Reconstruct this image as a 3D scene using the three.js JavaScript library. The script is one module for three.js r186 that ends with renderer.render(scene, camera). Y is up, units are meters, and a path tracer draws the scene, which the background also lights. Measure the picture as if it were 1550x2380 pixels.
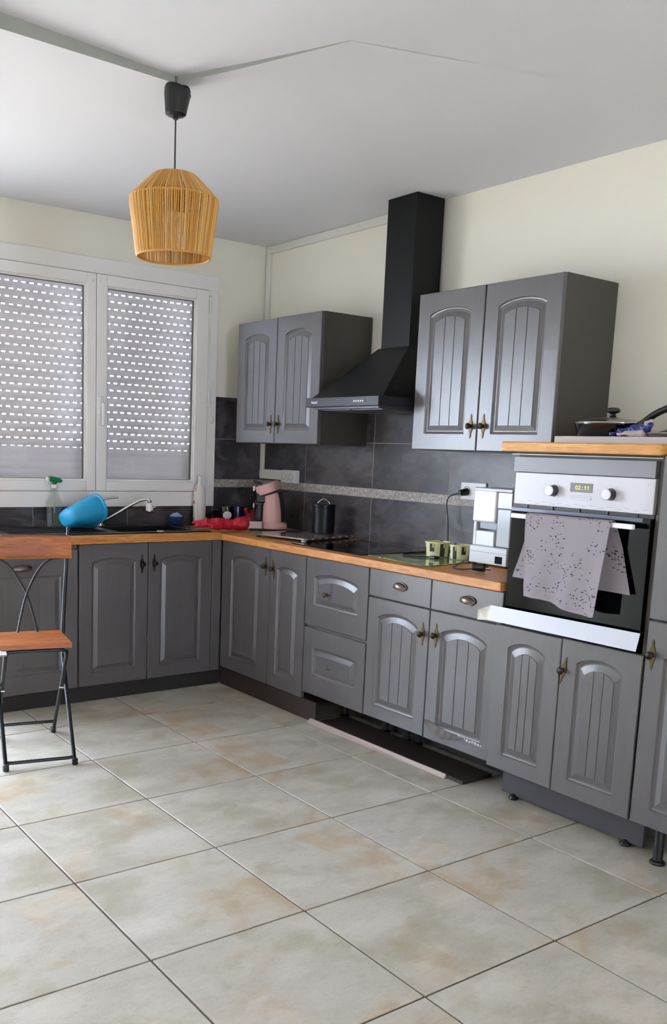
import * as THREE from 'three';
import { RoundedBoxGeometry } from 'three/addons/geometries/RoundedBoxGeometry.js';
import { mergeGeometries, mergeVertices, toCreasedNormals } from 'three/addons/utils/BufferGeometryUtils.js';
import { MarchingCubes } from 'three/addons/objects/MarchingCubes.js';
import { RectAreaLightUniformsLib } from 'three/addons/lights/RectAreaLightUniformsLib.js';

// ---------------------------------------------------------------- camera, daylight, exposure
const W = 1550, H = 2380, FOCAL = 2127.9;
const scene = new THREE.Scene();
const camera = new THREE.PerspectiveCamera(2 * Math.atan(H / 2 / FOCAL) * 180 / Math.PI, W / H, 0.05, 60);
camera.position.set(-3.447, 1.385, 4.994);
camera.rotation.set(-0.1526, -0.62695, 0.03566, 'YXZ');
camera.setViewOffset(W, H, 128.93, -184.27, W, H);           // the photograph is an off-centre crop
scene.add(camera);

const renderer = new THREE.WebGLRenderer();
renderer.toneMapping = THREE.LinearToneMapping;
renderer.toneMappingExposure = 1.17;
renderer.shadowMap.enabled = true;
RectAreaLightUniformsLib.init();

// a clear blue summer sky, the same in every direction
scene.background = new THREE.Color().setRGB(0.71, 0.815, 1.0);
scene.backgroundIntensity = 24;
// the sun stands high behind the house: it lights the terrace outside and falls in by the added rear door behind the viewer
const sun = new THREE.DirectionalLight(new THREE.Color().setRGB(1.0, 0.92, 0.82), 90);
sun.position.set(5, 14, 7); sun.target.position.set(-2, 0, -2); sun.castShadow = true;
Object.assign(sun.shadow.camera, { left: -12, right: 12, top: 12, bottom: -12, near: 1, far: 40 }); sun.shadow.mapSize.set(2048, 2048);
scene.add(sun, sun.target);
// added area lamp in the garden door beside the window, topping up the sky
const DOOR = { x0: -3.78, x1: -2.12, y0: 0.03, y1: 2.2 }, ADDED_DOOR2 = { x0: -3.1, x1: -2.0, y0: 0.03, y1: 2.25 };
const doorFill = new THREE.RectAreaLight(new THREE.Color().setRGB(0.9, 0.95, 1.0), 1.5, DOOR.x1 - DOOR.x0 - 0.1, DOOR.y1 - DOOR.y0 - 0.1);
doorFill.position.set((DOOR.x0 + DOOR.x1) / 2, (DOOR.y0 + DOOR.y1) / 2, -0.01);
doorFill.lookAt(doorFill.position.x, doorFill.position.y, 5);
scene.add(doorFill);

// ---------------------------------------------------------------- helpers
function rng(seed) { let s = seed >>> 0; return () => { s = (s + 0x6D2B79F5) >>> 0; let t = s; t = Math.imul(t ^ (t >>> 15), t | 1); t ^= t + Math.imul(t ^ (t >>> 7), t | 61); return ((t ^ (t >>> 14)) >>> 0) / 4294967296; }; }
const clamp = (v, a = 0, b = 1) => Math.min(b, Math.max(a, v));
const lerp = (a, b, t) => a + (b - a) * t;
const smooth = (a, b, v) => { const t = clamp((v - a) / (b - a)); return t * t * (3 - 2 * t); };
function noiseGrid(seed, n) { const r = rng(seed), g = new Float32Array(n * n); for (let i = 0; i < n * n; i++) g[i] = r(); return (x, y) => { const x0 = Math.floor(x), y0 = Math.floor(y), fx = x - x0, fy = y - y0, u = fx * fx * (3 - 2 * fx), v = fy * fy * (3 - 2 * fy), m = (a) => ((a % n) + n) % n; const A = g[m(y0) * n + m(x0)], B = g[m(y0) * n + m(x0 + 1)], C = g[m(y0 + 1) * n + m(x0)], D = g[m(y0 + 1) * n + m(x0 + 1)]; return lerp(lerp(A, B, u), lerp(C, D, u), v); }; }
function fbm(nz, x, y, oct = 4) { let s = 0, a = 0.5, f = 1, t = 0; for (let i = 0; i < oct; i++) { s += a * nz(x * f + i * 17.3, y * f + i * 9.1); t += a; a *= 0.5; f *= 2; } return s / t; }
function makeTexture(w, h, fn, srgb = true, rep = null) {
  const d = new Uint8Array(w * h * 4);
  for (let y = 0; y < h; y++) for (let x = 0; x < w; x++) { const c = fn(x / w, y / h, x, y), i = (y * w + x) * 4; d[i] = clamp(c[0]) * 255; d[i + 1] = clamp(c[1]) * 255; d[i + 2] = clamp(c[2]) * 255; d[i + 3] = 255; }
  const t = new THREE.DataTexture(d, w, h, THREE.RGBAFormat); t.magFilter = THREE.LinearFilter; t.minFilter = THREE.LinearMipmapLinearFilter; t.generateMipmaps = true; t.wrapS = t.wrapT = THREE.RepeatWrapping;
  if (srgb) t.colorSpace = THREE.SRGBColorSpace; if (rep) t.repeat.set(rep[0], rep[1]); t.needsUpdate = true; return t;
}
const hex = (s) => { const n = parseInt(s.slice(1), 16); return [(n >> 16) / 255, ((n >> 8) & 255) / 255, (n & 255) / 255]; };
const mix3 = (a, b, t) => [lerp(a[0], b[0], t), lerp(a[1], b[1], t), lerp(a[2], b[2], t)];
const mat = (color, roughness = 0.6, o = {}) => new THREE.MeshPhysicalMaterial({ color, roughness, metalness: 0, ...o });

const taken = {};
function numbered(n) { if (!(n in taken)) { taken[n] = 0; return n; } taken[n]++; return n + '_' + String(taken[n]).padStart(3, '0'); }
function shade(o) { o.castShadow = true; o.receiveShadow = true; return o; }
function mesh(name, geo, m, parent) { const o = shade(new THREE.Mesh(geo, m)); o.name = parent ? name : numbered(name); (parent || scene).add(o); return o; }
function tag(o, label, category, group, kind) { o.userData = { ...o.userData, label, category }; if (group) o.userData.group = group; if (kind) o.userData.kind = kind; return o; }
function thing(name, label, category, pos = [0, 0, 0], turn = 0, group) { const g = new THREE.Group(); g.name = numbered(name); g.position.set(...pos); g.rotation.y = turn; scene.add(g); return tag(g, label, category, group); }
function struct(o, label) { o.userData.kind = 'structure'; if (label) o.userData.label = label; return o; }
function norm(g) { let r = g.index ? g.toNonIndexed() : g; if (!r.attributes.normal) r.computeVertexNormals(); if (!r.attributes.uv) r.setAttribute('uv', new THREE.BufferAttribute(new Float32Array(r.attributes.position.count * 2), 2)); for (const k of Object.keys(r.attributes)) if (!['position', 'normal', 'uv'].includes(k)) r.deleteAttribute(k); r.morphAttributes = {}; return r; }
const merge = (a) => mergeGeometries(a.map(norm));
// box from extents, optionally rounded
function bx(x0, x1, y0, y1, z0, z1, r = 0.002) {
  const w = x1 - x0, h = y1 - y0, d = z1 - z0, m = Math.min(w, h, d);
  const g = r > 0 && m > 0.0006 ? new RoundedBoxGeometry(w, h, d, 2, Math.min(r, m * 0.49)) : new THREE.BoxGeometry(w, h, d);
  g.translate((x0 + x1) / 2, (y0 + y1) / 2, (z0 + z1) / 2); return g;
}
function pbox(x0, x1, y0, y1, z0, z1) { return bx(x0, x1, y0, y1, z0, z1, 0); }
// uv in metres; u runs along the grain axis
function uvBox(g, grain = 'x', ou = 0, ov = 0) {
  const r = norm(g), p = r.attributes.position, n = r.attributes.normal, uv = new Float32Array(p.count * 2), A = { x: 0, y: 1, z: 2 }[grain];
  for (let i = 0; i < p.count; i++) {
    const v = [p.getX(i), p.getY(i), p.getZ(i)], m = [Math.abs(n.getX(i)), Math.abs(n.getY(i)), Math.abs(n.getZ(i))];
    const k = m[0] > m[1] && m[0] > m[2] ? 0 : m[1] > m[2] ? 1 : 2; const o = [0, 1, 2].filter((a) => a !== k);
    const U = o.includes(A) ? A : o[0], V = o.find((a) => a !== U); uv[2 * i] = v[U] + ou; uv[2 * i + 1] = v[V] + ov + k * 0.37;
  }
  r.setAttribute('uv', new THREE.BufferAttribute(uv, 2)); return r;
}
const V3 = (x, y, z) => new THREE.Vector3(x, y, z);
function tube(pts, r = 0.005, seg = 40, rad = 8, closed = false, tension = 0.5) { return new THREE.TubeGeometry(new THREE.CatmullRomCurve3(pts.map((p) => V3(...p)), closed, 'catmullrom', tension), seg, r, rad, closed); }
function rod(a, b, r0, r1 = r0, n = 12) { const A = V3(...a), B = V3(...b), L = A.distanceTo(B); const g = new THREE.CylinderGeometry(r1, r0, L, n); g.translate(0, L / 2, 0); g.applyQuaternion(new THREE.Quaternion().setFromUnitVectors(V3(0, 1, 0), B.clone().sub(A).normalize())); g.translate(...a); return g; }
function lathe(prof, n = 40) { return new THREE.LatheGeometry(prof.map((p) => new THREE.Vector2(p[0], p[1])), n); }
// a cylinder with softened rims, its axis along y
function drum(r, y0, y1, b = 0.003, n = 40) { return lathe([[0, y0], [r - b, y0], [r, y0 + b], [r, y1 - b], [r - b, y1], [0, y1]], n); }
function rings(list, closeStart = true, closeEnd = true) { // loft of equal-length rings of [x,y,z]
  const pos = [], N = list[0].length; const tri = (a, b, c) => pos.push(...a, ...b, ...c);
  for (let k = 0; k + 1 < list.length; k++) for (let i = 0; i < N; i++) { const j = (i + 1) % N, A = list[k][i], B = list[k][j], C = list[k + 1][j], D = list[k + 1][i]; tri(A, B, C); tri(A, C, D); }
  const cap = (R, flip) => { const c = [0, 1, 2].map((a) => R.reduce((s, p) => s + p[a], 0) / N); for (let i = 0; i < N; i++) { const j = (i + 1) % N; flip ? tri(c, R[j], R[i]) : tri(c, R[i], R[j]); } };
  if (closeStart) cap(list[0], true); if (closeEnd) cap(list[list.length - 1], false);
  const g = new THREE.BufferGeometry(); g.setAttribute('position', new THREE.BufferAttribute(new Float32Array(pos), 3)); g.computeVertexNormals(); return norm(g);
}
const soften = (g, a = 0.6) => { const h = g.clone(); h.deleteAttribute('normal'); h.deleteAttribute('uv'); return norm(toCreasedNormals(mergeVertices(h, 1e-5), a)); };
// two-sided sheet of a little thickness from a function (u,v) -> [x,y,z]
function sheet(fn, nu, nv, t = 0.002) {
  const P = [], Nn = []; const at = (i, j) => V3(...fn(i / nu, j / nv));
  for (let j = 0; j <= nv; j++) for (let i = 0; i <= nu; i++) { const du = at(Math.min(i + 1, nu), j).sub(at(Math.max(i - 1, 0), j)), dv = at(i, Math.min(j + 1, nv)).sub(at(i, Math.max(j - 1, 0))); P.push(at(i, j)); Nn.push(du.cross(dv).normalize()); }
  const pos = [], uv = [], idx = [], M = (nu + 1) * (nv + 1);
  for (const s of [0.5, -0.5]) for (let k = 0; k < M; k++) { const q = P[k].clone().addScaledVector(Nn[k], s * t); pos.push(q.x, q.y, q.z); uv.push((k % (nu + 1)) / nu, Math.floor(k / (nu + 1)) / nv); }
  for (let j = 0; j < nv; j++) for (let i = 0; i < nu; i++) { const a = j * (nu + 1) + i, b = a + 1, c = a + nu + 1, d = c + 1; idx.push(a, b, d, a, d, c, M + a, M + d, M + b, M + a, M + c, M + d); }
  const edge = (a, b) => idx.push(a, M + a, M + b, a, M + b, b);
  for (let i = 0; i < nu; i++) { edge(i + 1, i); edge(nv * (nu + 1) + i, nv * (nu + 1) + i + 1); }
  for (let j = 0; j < nv; j++) { edge(j * (nu + 1), (j + 1) * (nu + 1)); edge((j + 1) * (nu + 1) + nu, j * (nu + 1) + nu); }
  const g = new THREE.BufferGeometry(); g.setAttribute('position', new THREE.Float32BufferAttribute(pos, 3)); g.setAttribute('uv', new THREE.Float32BufferAttribute(uv, 2)); g.setIndex(idx); g.computeVertexNormals(); return norm(g);
}
// smooth union of tapered capsules, meshed
function blob(caps, cell, k, wob = 0, seed = 1) {
  let lo = [1e9, 1e9, 1e9], hi = [-1e9, -1e9, -1e9];
  for (const [a, b, ra, rb] of caps) for (const [q, r] of [[a, ra], [b, rb]]) for (let i = 0; i < 3; i++) { lo[i] = Math.min(lo[i], q[i] - r - 0.02); hi[i] = Math.max(hi[i], q[i] + r + 0.02); }
  const size = Math.max(...[0, 1, 2].map((i) => hi[i] - lo[i])), res = Math.min(110, Math.max(24, Math.ceil(size / cell))), ctr = [0, 1, 2].map((i) => (lo[i] + hi[i]) / 2), half = size / 2;
  const nz = noiseGrid(seed, 64);
  const mc = new MarchingCubes(res, new THREE.MeshBasicMaterial(), false, false, 200000); mc.isolation = 0;
  const f = (x, y, z) => { let e = 0; for (const [a, b, ra, rb] of caps) { const d = [b[0] - a[0], b[1] - a[1], b[2] - a[2]], L = d[0] * d[0] + d[1] * d[1] + d[2] * d[2] || 1e-9, t = clamp(((x - a[0]) * d[0] + (y - a[1]) * d[1] + (z - a[2]) * d[2]) / L), D = Math.hypot(x - a[0] - d[0] * t, y - a[1] - d[1] * t, z - a[2] - d[2] * t) - lerp(ra, rb, t); e += Math.exp(-D / k); } return -k * Math.log(Math.max(e, 1e-30)) + wob * (fbm(nz, x * 40 + z * 13, y * 40 + z * 31, 3) - 0.5); };
  for (let zi = 0; zi < res; zi++) for (let yi = 0; yi < res; yi++) for (let xi = 0; xi < res; xi++) { const c = [xi, yi, zi].map((q, i) => ctr[i] + ((q - res / 2) / (res / 2)) * half); mc.field[xi + yi * res + zi * res * res] = clamp(-f(...c), -0.2, 0.2); }
  mc.update();
  const n = mc.count, pos = new Float32Array(mc.positionArray.slice(0, n * 3));
  for (let i = 0; i < n; i++) for (let a = 0; a < 3; a++) pos[3 * i + a] = pos[3 * i + a] * half + ctr[a];
  let g = new THREE.BufferGeometry(); g.setAttribute('position', new THREE.BufferAttribute(pos, 3)); g = mergeVertices(g, 1e-5); g.computeVertexNormals(); return norm(g);
}

// ---------------------------------------------------------------- materials
const nA = noiseGrid(11, 64), nB = noiseGrid(23, 64), nC = noiseGrid(37, 128);
const woodTexture = (c0, c1, c2, seed, strips) => { const a = noiseGrid(seed, 64), b = noiseGrid(seed + 5, 256); return makeTexture(1024, 512, (u, v) => {
  const st = Math.floor(v * strips), tone = a(st * 3.7 + Math.floor(u * 2 + a(st, 3) * 2) * 5.3, st * 1.9); const y = v * 64, w = fbm(a, u * 4 + st * 7, y * 0.5, 3) * 5; const ring = 0.5 + 0.5 * Math.sin((y + w * 2) * 1.9);
  const fine = b(u * 40, v * 256); let c = mix3(hex(c0), hex(c1), clamp(ring * 0.45 + fine * 0.35 + tone * 0.3 - 0.1)); if (b(u * 16 + 50, v * 256 + 9) > 0.86) c = mix3(c, hex(c2), 0.5); return c; }); };
const oakTop = woodTexture('#a9682f', '#d09556', '#7d4820', 101, 12);
const M = {};
M.worktop = mat('#ffffff', 0.42, { map: oakTop });
M.boardWood = mat('#ffffff', 0.45, { map: woodTexture('#b97d34', '#d9a356', '#8d5a22', 140, 5) });
M.chairWood = mat('#ffffff', 0.4, { map: woodTexture('#8f4c1f', '#b66c33', '#5f2f12', 177, 3) });
const paintTex = makeTexture(512, 512, (u, v) => { const g = 0.93 + 0.07 * fbm(nA, u * 8, v * 60, 3) - 0.04 * fbm(nB, u * 5, v * 5, 3); return [0.352 * g, 0.337 * g, 0.34 * g]; });
const paintBump = makeTexture(512, 512, (u, v) => { const b = fbm(nC, u * 30, v * 200 % 128, 3); return [b, b, b]; }, false);
M.grey = mat('#ffffff', 0.3,  { map: paintTex, bumpMap: paintBump, bumpScale: 0.0003, clearcoat: 0.3, clearcoatRoughness: 0.28 });
M.carcass = mat('#57534f', 0.55);
M.shadedSide = mat('#403d37', 0.45);  // wall cabinet sides: their shade is put into this darker colour
M.brass = mat('#55462d', 0.45, { metalness: 0.85 });
M.brassDark = mat('#2d2620', 0.35, { metalness: 0.7 });
M.pewter = mat('#6f655c', 0.32, { metalness: 0.9 });
M.plinth = mat('#1b1614', 0.6);
M.plinthBrown = mat('#271b17', 0.6);
M.plinthGrey = mat('#3a383d', 0.5);
M.blackPlastic = mat('#121214', 0.42);
M.blackMetal = mat('#1a1a1d', 0.42, { metalness: 0.2 });
M.hoodPaint = mat('#0b0b0d', 0.42, { specularIntensity: 0.45 });
M.hoodLip = mat('#28282d', 0.42, { metalness: 0.3 });
M.blackGlass = mat('#050609', 0.05, { specularIntensity: 0.4 });
M.chrome = mat('#d8d8da', 0.12, { metalness: 1 });
M.steel = mat('#b9babd', 0.32, { metalness: 1 });
M.whitePlastic = mat('#e6e5e6', 0.38);
M.whitePvc = mat('#efedeb', 0.4);
M.wall = mat('#eeeadd', 0.9, { bumpMap: makeTexture(256, 256, (u, v) => { const b = fbm(nC, u * 64, v * 64, 3); return [b, b, b]; }, false), bumpScale: 0.0004 });
M.ceiling = mat('#e2e2e7', 0.92);
M.trunk = mat('#dcdad2', 0.5);
M.glass = mat('#ffffff', 0.02, { transmission: 1, thickness: 0, ior: 1.45 });
M.navyMetal = mat('#0f1118', 0.36, { metalness: 0.15 });
M.screw = mat('#a9a7a3', 0.3, { metalness: 1 });

// ---------------------------------------------------------------- room shell
const CEIL = 2.652, XL = -3.98, ZB = 7.6, T = 0.25;
const WIN = { x0: -1.96, x1: -0.408, y0: 1.05, y1: 2.385 };
// wall with the shuttered window and the garden door
{
  const y1 = CEIL, w = struct(mesh('wall_window', merge([
    pbox(XL - T, DOOR.x0, 0, y1, -T, 0), pbox(DOOR.x0, DOOR.x1, DOOR.y1, y1, -T, 0), pbox(DOOR.x0, DOOR.x1, -0.02, DOOR.y0, -T, 0), pbox(DOOR.x1, WIN.x0, 0, y1, -T, 0),
    pbox(WIN.x0, WIN.x1, 0, WIN.y0, -T, 0), pbox(WIN.x0, WIN.x1, WIN.y1, y1, -T, 0), pbox(WIN.x1, T, 0, y1, -T, 0)]), M.wall), 'cream painted wall with the shuttered window'); w.name = 'wall_window';
}
const wallRight = struct(mesh('wall_right', pbox(0, T, 0, CEIL, 0, ZB + T), M.wall), 'cream painted wall behind the cooker hood');
struct(mesh('wall_left', pbox(XL - T, XL, 0, CEIL, 0, ZB + T), M.wall), 'cream painted side wall');
struct(mesh('wall_back', merge([pbox(XL, ADDED_DOOR2.x0, 0, CEIL, ZB, ZB + T), pbox(ADDED_DOOR2.x1, 0, 0, CEIL, ZB, ZB + T), pbox(ADDED_DOOR2.x0, ADDED_DOOR2.x1, ADDED_DOOR2.y1, CEIL, ZB, ZB + T), pbox(ADDED_DOOR2.x0, ADDED_DOOR2.x1, -0.02, ADDED_DOOR2.y0, ZB, ZB + T)]), M.wall), 'cream painted wall behind the viewer');
const ceiling = struct(mesh('ceiling', pbox(XL - T, T, CEIL, CEIL + 0.2, -T, ZB + T), M.ceiling), 'white plaster ceiling with a sagging panel edge');
{ // the far ceiling panel hangs a little lower, its edge running out towards the right
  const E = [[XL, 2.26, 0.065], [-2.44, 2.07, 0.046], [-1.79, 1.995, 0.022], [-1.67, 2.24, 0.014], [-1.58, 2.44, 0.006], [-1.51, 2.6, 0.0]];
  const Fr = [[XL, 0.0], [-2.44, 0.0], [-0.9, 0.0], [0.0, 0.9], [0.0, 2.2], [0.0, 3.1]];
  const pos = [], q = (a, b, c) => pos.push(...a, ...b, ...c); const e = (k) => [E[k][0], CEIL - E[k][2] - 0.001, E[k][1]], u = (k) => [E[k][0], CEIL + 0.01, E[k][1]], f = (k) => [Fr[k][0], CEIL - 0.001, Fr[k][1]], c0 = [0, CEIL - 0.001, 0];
  const mid = (k, t) => { const a = e(k), b = f(k); return [lerp(a[0], b[0], t), lerp(a[1], b[1], t), lerp(a[2], b[2], t)]; };
  for (let k = 0; k < 5; k++) { for (let s = 0; s < 4; s++) { const a = mid(k, s / 4), b = mid(k + 1, s / 4), c = mid(k + 1, (s + 1) / 4), d = mid(k, (s + 1) / 4); q(a, d, c); q(a, c, b); } }
  q(f(2), c0, f(3));
  const g = new THREE.BufferGeometry(); g.setAttribute('position', new THREE.Float32BufferAttribute(pos, 3)); g.computeVertexNormals(); mesh('ceiling_panel', norm(g), M.ceiling, ceiling);
  const ep = []; for (let k = 0; k < 5; k++) ep.push(...u(k), ...e(k), ...e(k + 1), ...u(k), ...e(k + 1), ...u(k + 1)); const eg = new THREE.BufferGeometry(); eg.setAttribute('position', new THREE.Float32BufferAttribute(ep, 3)); eg.computeVertexNormals(); mesh('panel_edge', norm(eg), mat('#9fa19b', 0.9), ceiling).userData.label = 'edge of the lower ceiling board with its shade painted grey';  // the grey paints in the shade on the face of the step
}
// floor: a bed of grout with every tile laid on it
const floor = struct(mesh('floor', pbox(XL - T, T, -0.12, -0.004, -T, ZB + T), mat('#53473e', 0.9)), 'beige stone-look tiled floor with brown grout');
{
  const S = 0.5228, yaw = -0.0084, tx = -0.7513, tz = 0.3384, gap = 0.007, R = rng(77);
  const tileTex = []; for (let k = 0; k < 6; k++) {
    const n1 = noiseGrid(300 + k * 7, 64), n2 = noiseGrid(301 + k * 7, 64), n3 = noiseGrid(302 + k * 7, 256);
    tileTex.push(makeTexture(512, 512, (u, v) => {
      const wx = fbm(n1, u * 3 + 9, v * 3, 3) * 0.8, wy = fbm(n2, u * 3, v * 3 + 4, 3) * 0.8;
      const cloud = fbm(n1, u * 2.5 + wx, v * 4.5 + wy, 6), rust = smooth(0.52, 0.8, fbm(n2, u * 2 + wy + k, v * 2.4 + wx, 5)), pale = smooth(0.42, 0.8, fbm(n1, u * 3 + 30 + wy, v * 5 + wx, 5)), olive = smooth(0.5, 0.8, fbm(n2, u * 3 + 60 + wx, v * 3.5 + 20, 5)), speck = n3(u * 256, v * 256), fine = fbm(n3, u * 24, v * 60, 3);
      let c = mix3(hex('#ada79b'), hex('#c6c0b4'), cloud); c = mix3(c, hex('#b0906c'), rust * 0.5); c = mix3(c, hex('#cfcabf'), pale * 0.5); c = mix3(c, hex('#9a927c'), olive * 0.45); c = mix3(c, hex('#8f887c'), smooth(0.55, 0.8, fine) * 0.12); const s = 0.97 + 0.06 * speck; return [c[0] * s, c[1] * s, c[2] * s]; }));
  }
  const tileBump = makeTexture(256, 256, (u, v) => { const b = fbm(nB, u * 8, v * 24, 4) * 0.8 + 0.2 * nC(u * 128, v * 128); return [b, b, b]; }, false);
  const tm = tileTex.map((t) => mat('#ffffff', 0.26, { map: t, bumpMap: tileBump, bumpScale: 0.0008 }));
  const base = norm(bx(-S / 2 + gap / 2, S / 2 - gap / 2, -0.012, 0, -S / 2 + gap / 2, S / 2 - gap / 2, 0.0018)); { const p = base.attributes.position, uv = base.attributes.uv; for (let i = 0; i < p.count; i++) uv.setXY(i, p.getX(i) / S + 0.5, p.getZ(i) / S + 0.5); }
  for (let i = -3; i <= 8; i++) for (let j = -2; j <= 18; j++) {
    const ci = i + 0.5, cj = j + 0.5, x = tx + S * (-ci * Math.cos(yaw) + cj * Math.sin(yaw)), z = tz + S * (cj * Math.cos(yaw) + ci * Math.sin(yaw));
    if (x < XL - 0.2 || x > 0.2 || z < -0.2 || z > ZB + 0.2) continue;
    const k = Math.floor(R() * 6), o = mesh('floor_tile', base, tm[k], floor); o.position.set(x, (R() - 0.5) * 0.0008, z); o.rotation.y = -yaw * 0 + yaw + Math.floor(R() * 2) * Math.PI; 
  }
}
// baseboards on the walls that have no furniture
struct(mesh('baseboard_left', bx(XL, XL + 0.012, 0, 0.08, 0.001, ZB), M.whitePvc), 'white skirting board on the side wall');
struct(mesh('baseboard_back', bx(XL, ADDED_DOOR2.x0 - 0.02, 0, 0.08, ZB - 0.012, ZB), M.whitePvc), 'white skirting board on the back wall');

// ---------------------------------------------------------------- window, roller shutter, garden door
const xm = -1.184;
{
  const w = new THREE.Group(); w.name = 'window_1'; scene.add(w); struct(w, 'white two-casement window with closed roller shutter');
  const X0 = -1.993, X1 = -0.375, Y0 = 1.023, Y1 = 2.418;
  // casing flat on the wall and the fixed frame
  mesh('casing', merge([bx(X0, X1, 2.334, Y1, 0, 0.022), bx(X0, X1, Y0, 1.112, 0, 0.022), bx(X1 - 0.068, X1, 1.112, 2.334, 0, 0.022), bx(X0, X0 + 0.068, 1.112, 2.334, 0, 0.022)]), M.whitePvc, w);
  mesh('frame', merge([bx(WIN.x0, WIN.x1, 2.335, WIN.y1, -0.07, -0.002), bx(WIN.x0, WIN.x1, WIN.y0, 1.11, -0.07, -0.002), bx(WIN.x1 - 0.035, WIN.x1, 1.11, 2.335, -0.07, -0.002), bx(WIN.x0, WIN.x0 + 0.035, 1.11, 2.335, -0.07, -0.002)]), M.whitePvc, w);
  for (const s of [1, -1]) {
    const a = s > 0 ? xm + 0.0015 : -1.924, b = s > 0 ? -0.444 : xm - 0.0015, gx0 = s > 0 ? -1.12 : -1.838, gx1 = s > 0 ? -0.531 : -1.243, y0 = 1.115, y1 = 2.331, gy0 = 1.172, gy1 = 2.272;
    const sash = mesh('sash', merge([bx(a, gx0, y0, y1, -0.03, 0.03, 0.004), bx(gx1, b, y0, y1, -0.03, 0.03, 0.004), bx(gx0, gx1, y0, gy0, -0.03, 0.03, 0.004), bx(gx0, gx1, gy1, y1, -0.03, 0.03, 0.004),
      bx(gx0 - 0.001, gx0 + 0.012, gy0, gy1, -0.012, 0.018, 0.004), bx(gx1 - 0.012, gx1 + 0.001, gy0, gy1, -0.012, 0.018, 0.004), bx(gx0, gx1, gy0 - 0.001, gy0 + 0.012, -0.012, 0.018, 0.004), bx(gx0, gx1, gy1 - 0.012, gy1 + 0.001, -0.012, 0.018, 0.004)]), M.whitePvc, w);
    mesh('pane', pbox(gx0 + 0.002, gx1 - 0.002, gy0 + 0.002, gy1 - 0.002, -0.012, -0.008), M.glass, sash);
    mesh('gasket', merge([pbox(gx0 + 0.011, gx1 - 0.011, gy1 - 0.0145, gy1 - 0.0115, -0.006, 0.015), pbox(gx0 + 0.011, gx1 - 0.011, gy0 + 0.0115, gy0 + 0.0135, -0.006, 0.015), pbox(gx1 - 0.0145, gx1 - 0.0115, gy0 + 0.012, gy1 - 0.012, -0.006, 0.015), pbox(gx0 + 0.0115, gx0 + 0.0135, gy0 + 0.012, gy1 - 0.012, -0.006, 0.015)]), mat('#55534f', 0.7), sash);
    const hx = s > 0 ? b + 0.006 : a - 0.006; for (const hy of [1.17, 1.69, 2.25]) mesh('hinge', merge([rod([hx, hy - 0.045, 0.034], [hx, hy + 0.045, 0.034], 0.0065), rod([hx, hy - 0.052, 0.034], [hx, hy - 0.047, 0.034], 0.008), rod([hx, hy + 0.047, 0.034], [hx, hy + 0.052, 0.034], 0.008)]), M.whitePlastic, w);
    for (const q of [xm + s * 0.022]) mesh('corner_cover', drum(0.006, 0, 0.006, 0.002, 20).rotateX(Math.PI / 2).translate(q, 2.29, 0.03), M.whitePlastic, sash);
    if (s > 0) mesh('window_handle', merge([bx(a + 0.014, a + 0.042, 1.555, 1.655, 0.028, 0.036, 0.005), rod([a + 0.028, 1.605, 0.034], [a + 0.028, 1.605, 0.062], 0.009), bx(a + 0.018, a + 0.039, 1.49, 1.62, 0.055, 0.073, 0.008)]), M.whitePlastic, sash);
  }
  mesh('strap_fixing', lathe([[0, 0], [0.016, 0], [0.016, 0.006], [0.010, 0.012], [0, 0.013]], 24).rotateX(Math.PI / 2).scale(0.8, 1.4, 1).translate(-0.405, 1.558, 0.022), M.whitePlastic, w);
}
{ // perforated roller shutter: every slat hooks into the next by small tabs, light comes through the slots between
  const sh = thing('roller_shutter', 'lowered white slatted roller shutter with rows of lit slots behind the window', 'shutter', [0, 0, -0.16]);
  const pvc = mat('#e2dee2', 0.5);
  const pitch = 0.0428, x0 = -1.95, x1 = -0.418, R = rng(5);
  const y1 = 2.376; let n = 0;
  const slatGeo = (open, phase) => { const parts = []; const hB = pitch - open; const N = 6, prof = []; for (let i = 0; i <= N; i++) { const t = i / N; prof.push([t * hB, 0.005 * Math.sin(Math.PI * t)]); }
    const shp = new THREE.Shape(); shp.moveTo(-0.006, 0); for (const [a, b] of prof) shp.lineTo(b, a); shp.lineTo(-0.006, hB); shp.closePath();
    const g = new THREE.ExtrudeGeometry(shp, { depth: x1 - x0, bevelEnabled: false }); g.rotateY(-Math.PI / 2); g.translate(x1 - x0, 0, 0); parts.push(g);
    if (open > 0.002) { const per = 0.047, tab = 0.024; for (let x = phase - per; x < x1 - x0; x += per) { const a = Math.max(0, x), b = Math.min(x1 - x0, x + tab); if (b - a > 0.002) parts.push(pbox(a, b, -open, 0.0005, -0.0035, 0.0005)); } }
    return merge(parts); };
  for (let y = 1.06; y + pitch < y1 + pitch; y += pitch) {
    const open = y < 1.33 ? -0.001 : y < 1.38 ? 0.0026 : 0.0064; const g = slatGeo(open, (n % 2) * 0.0235); g.translate(x0, y + open, 0);
    mesh('slat', g, pvc, sh); n++;
  }
  for (const gx of [x0 - 0.004, x1 + 0.004]) mesh('guide_rail', bx(gx - 0.012, gx + 0.012, 1.05, 2.385, -0.02, 0.016), M.whitePvc, sh);
}
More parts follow.
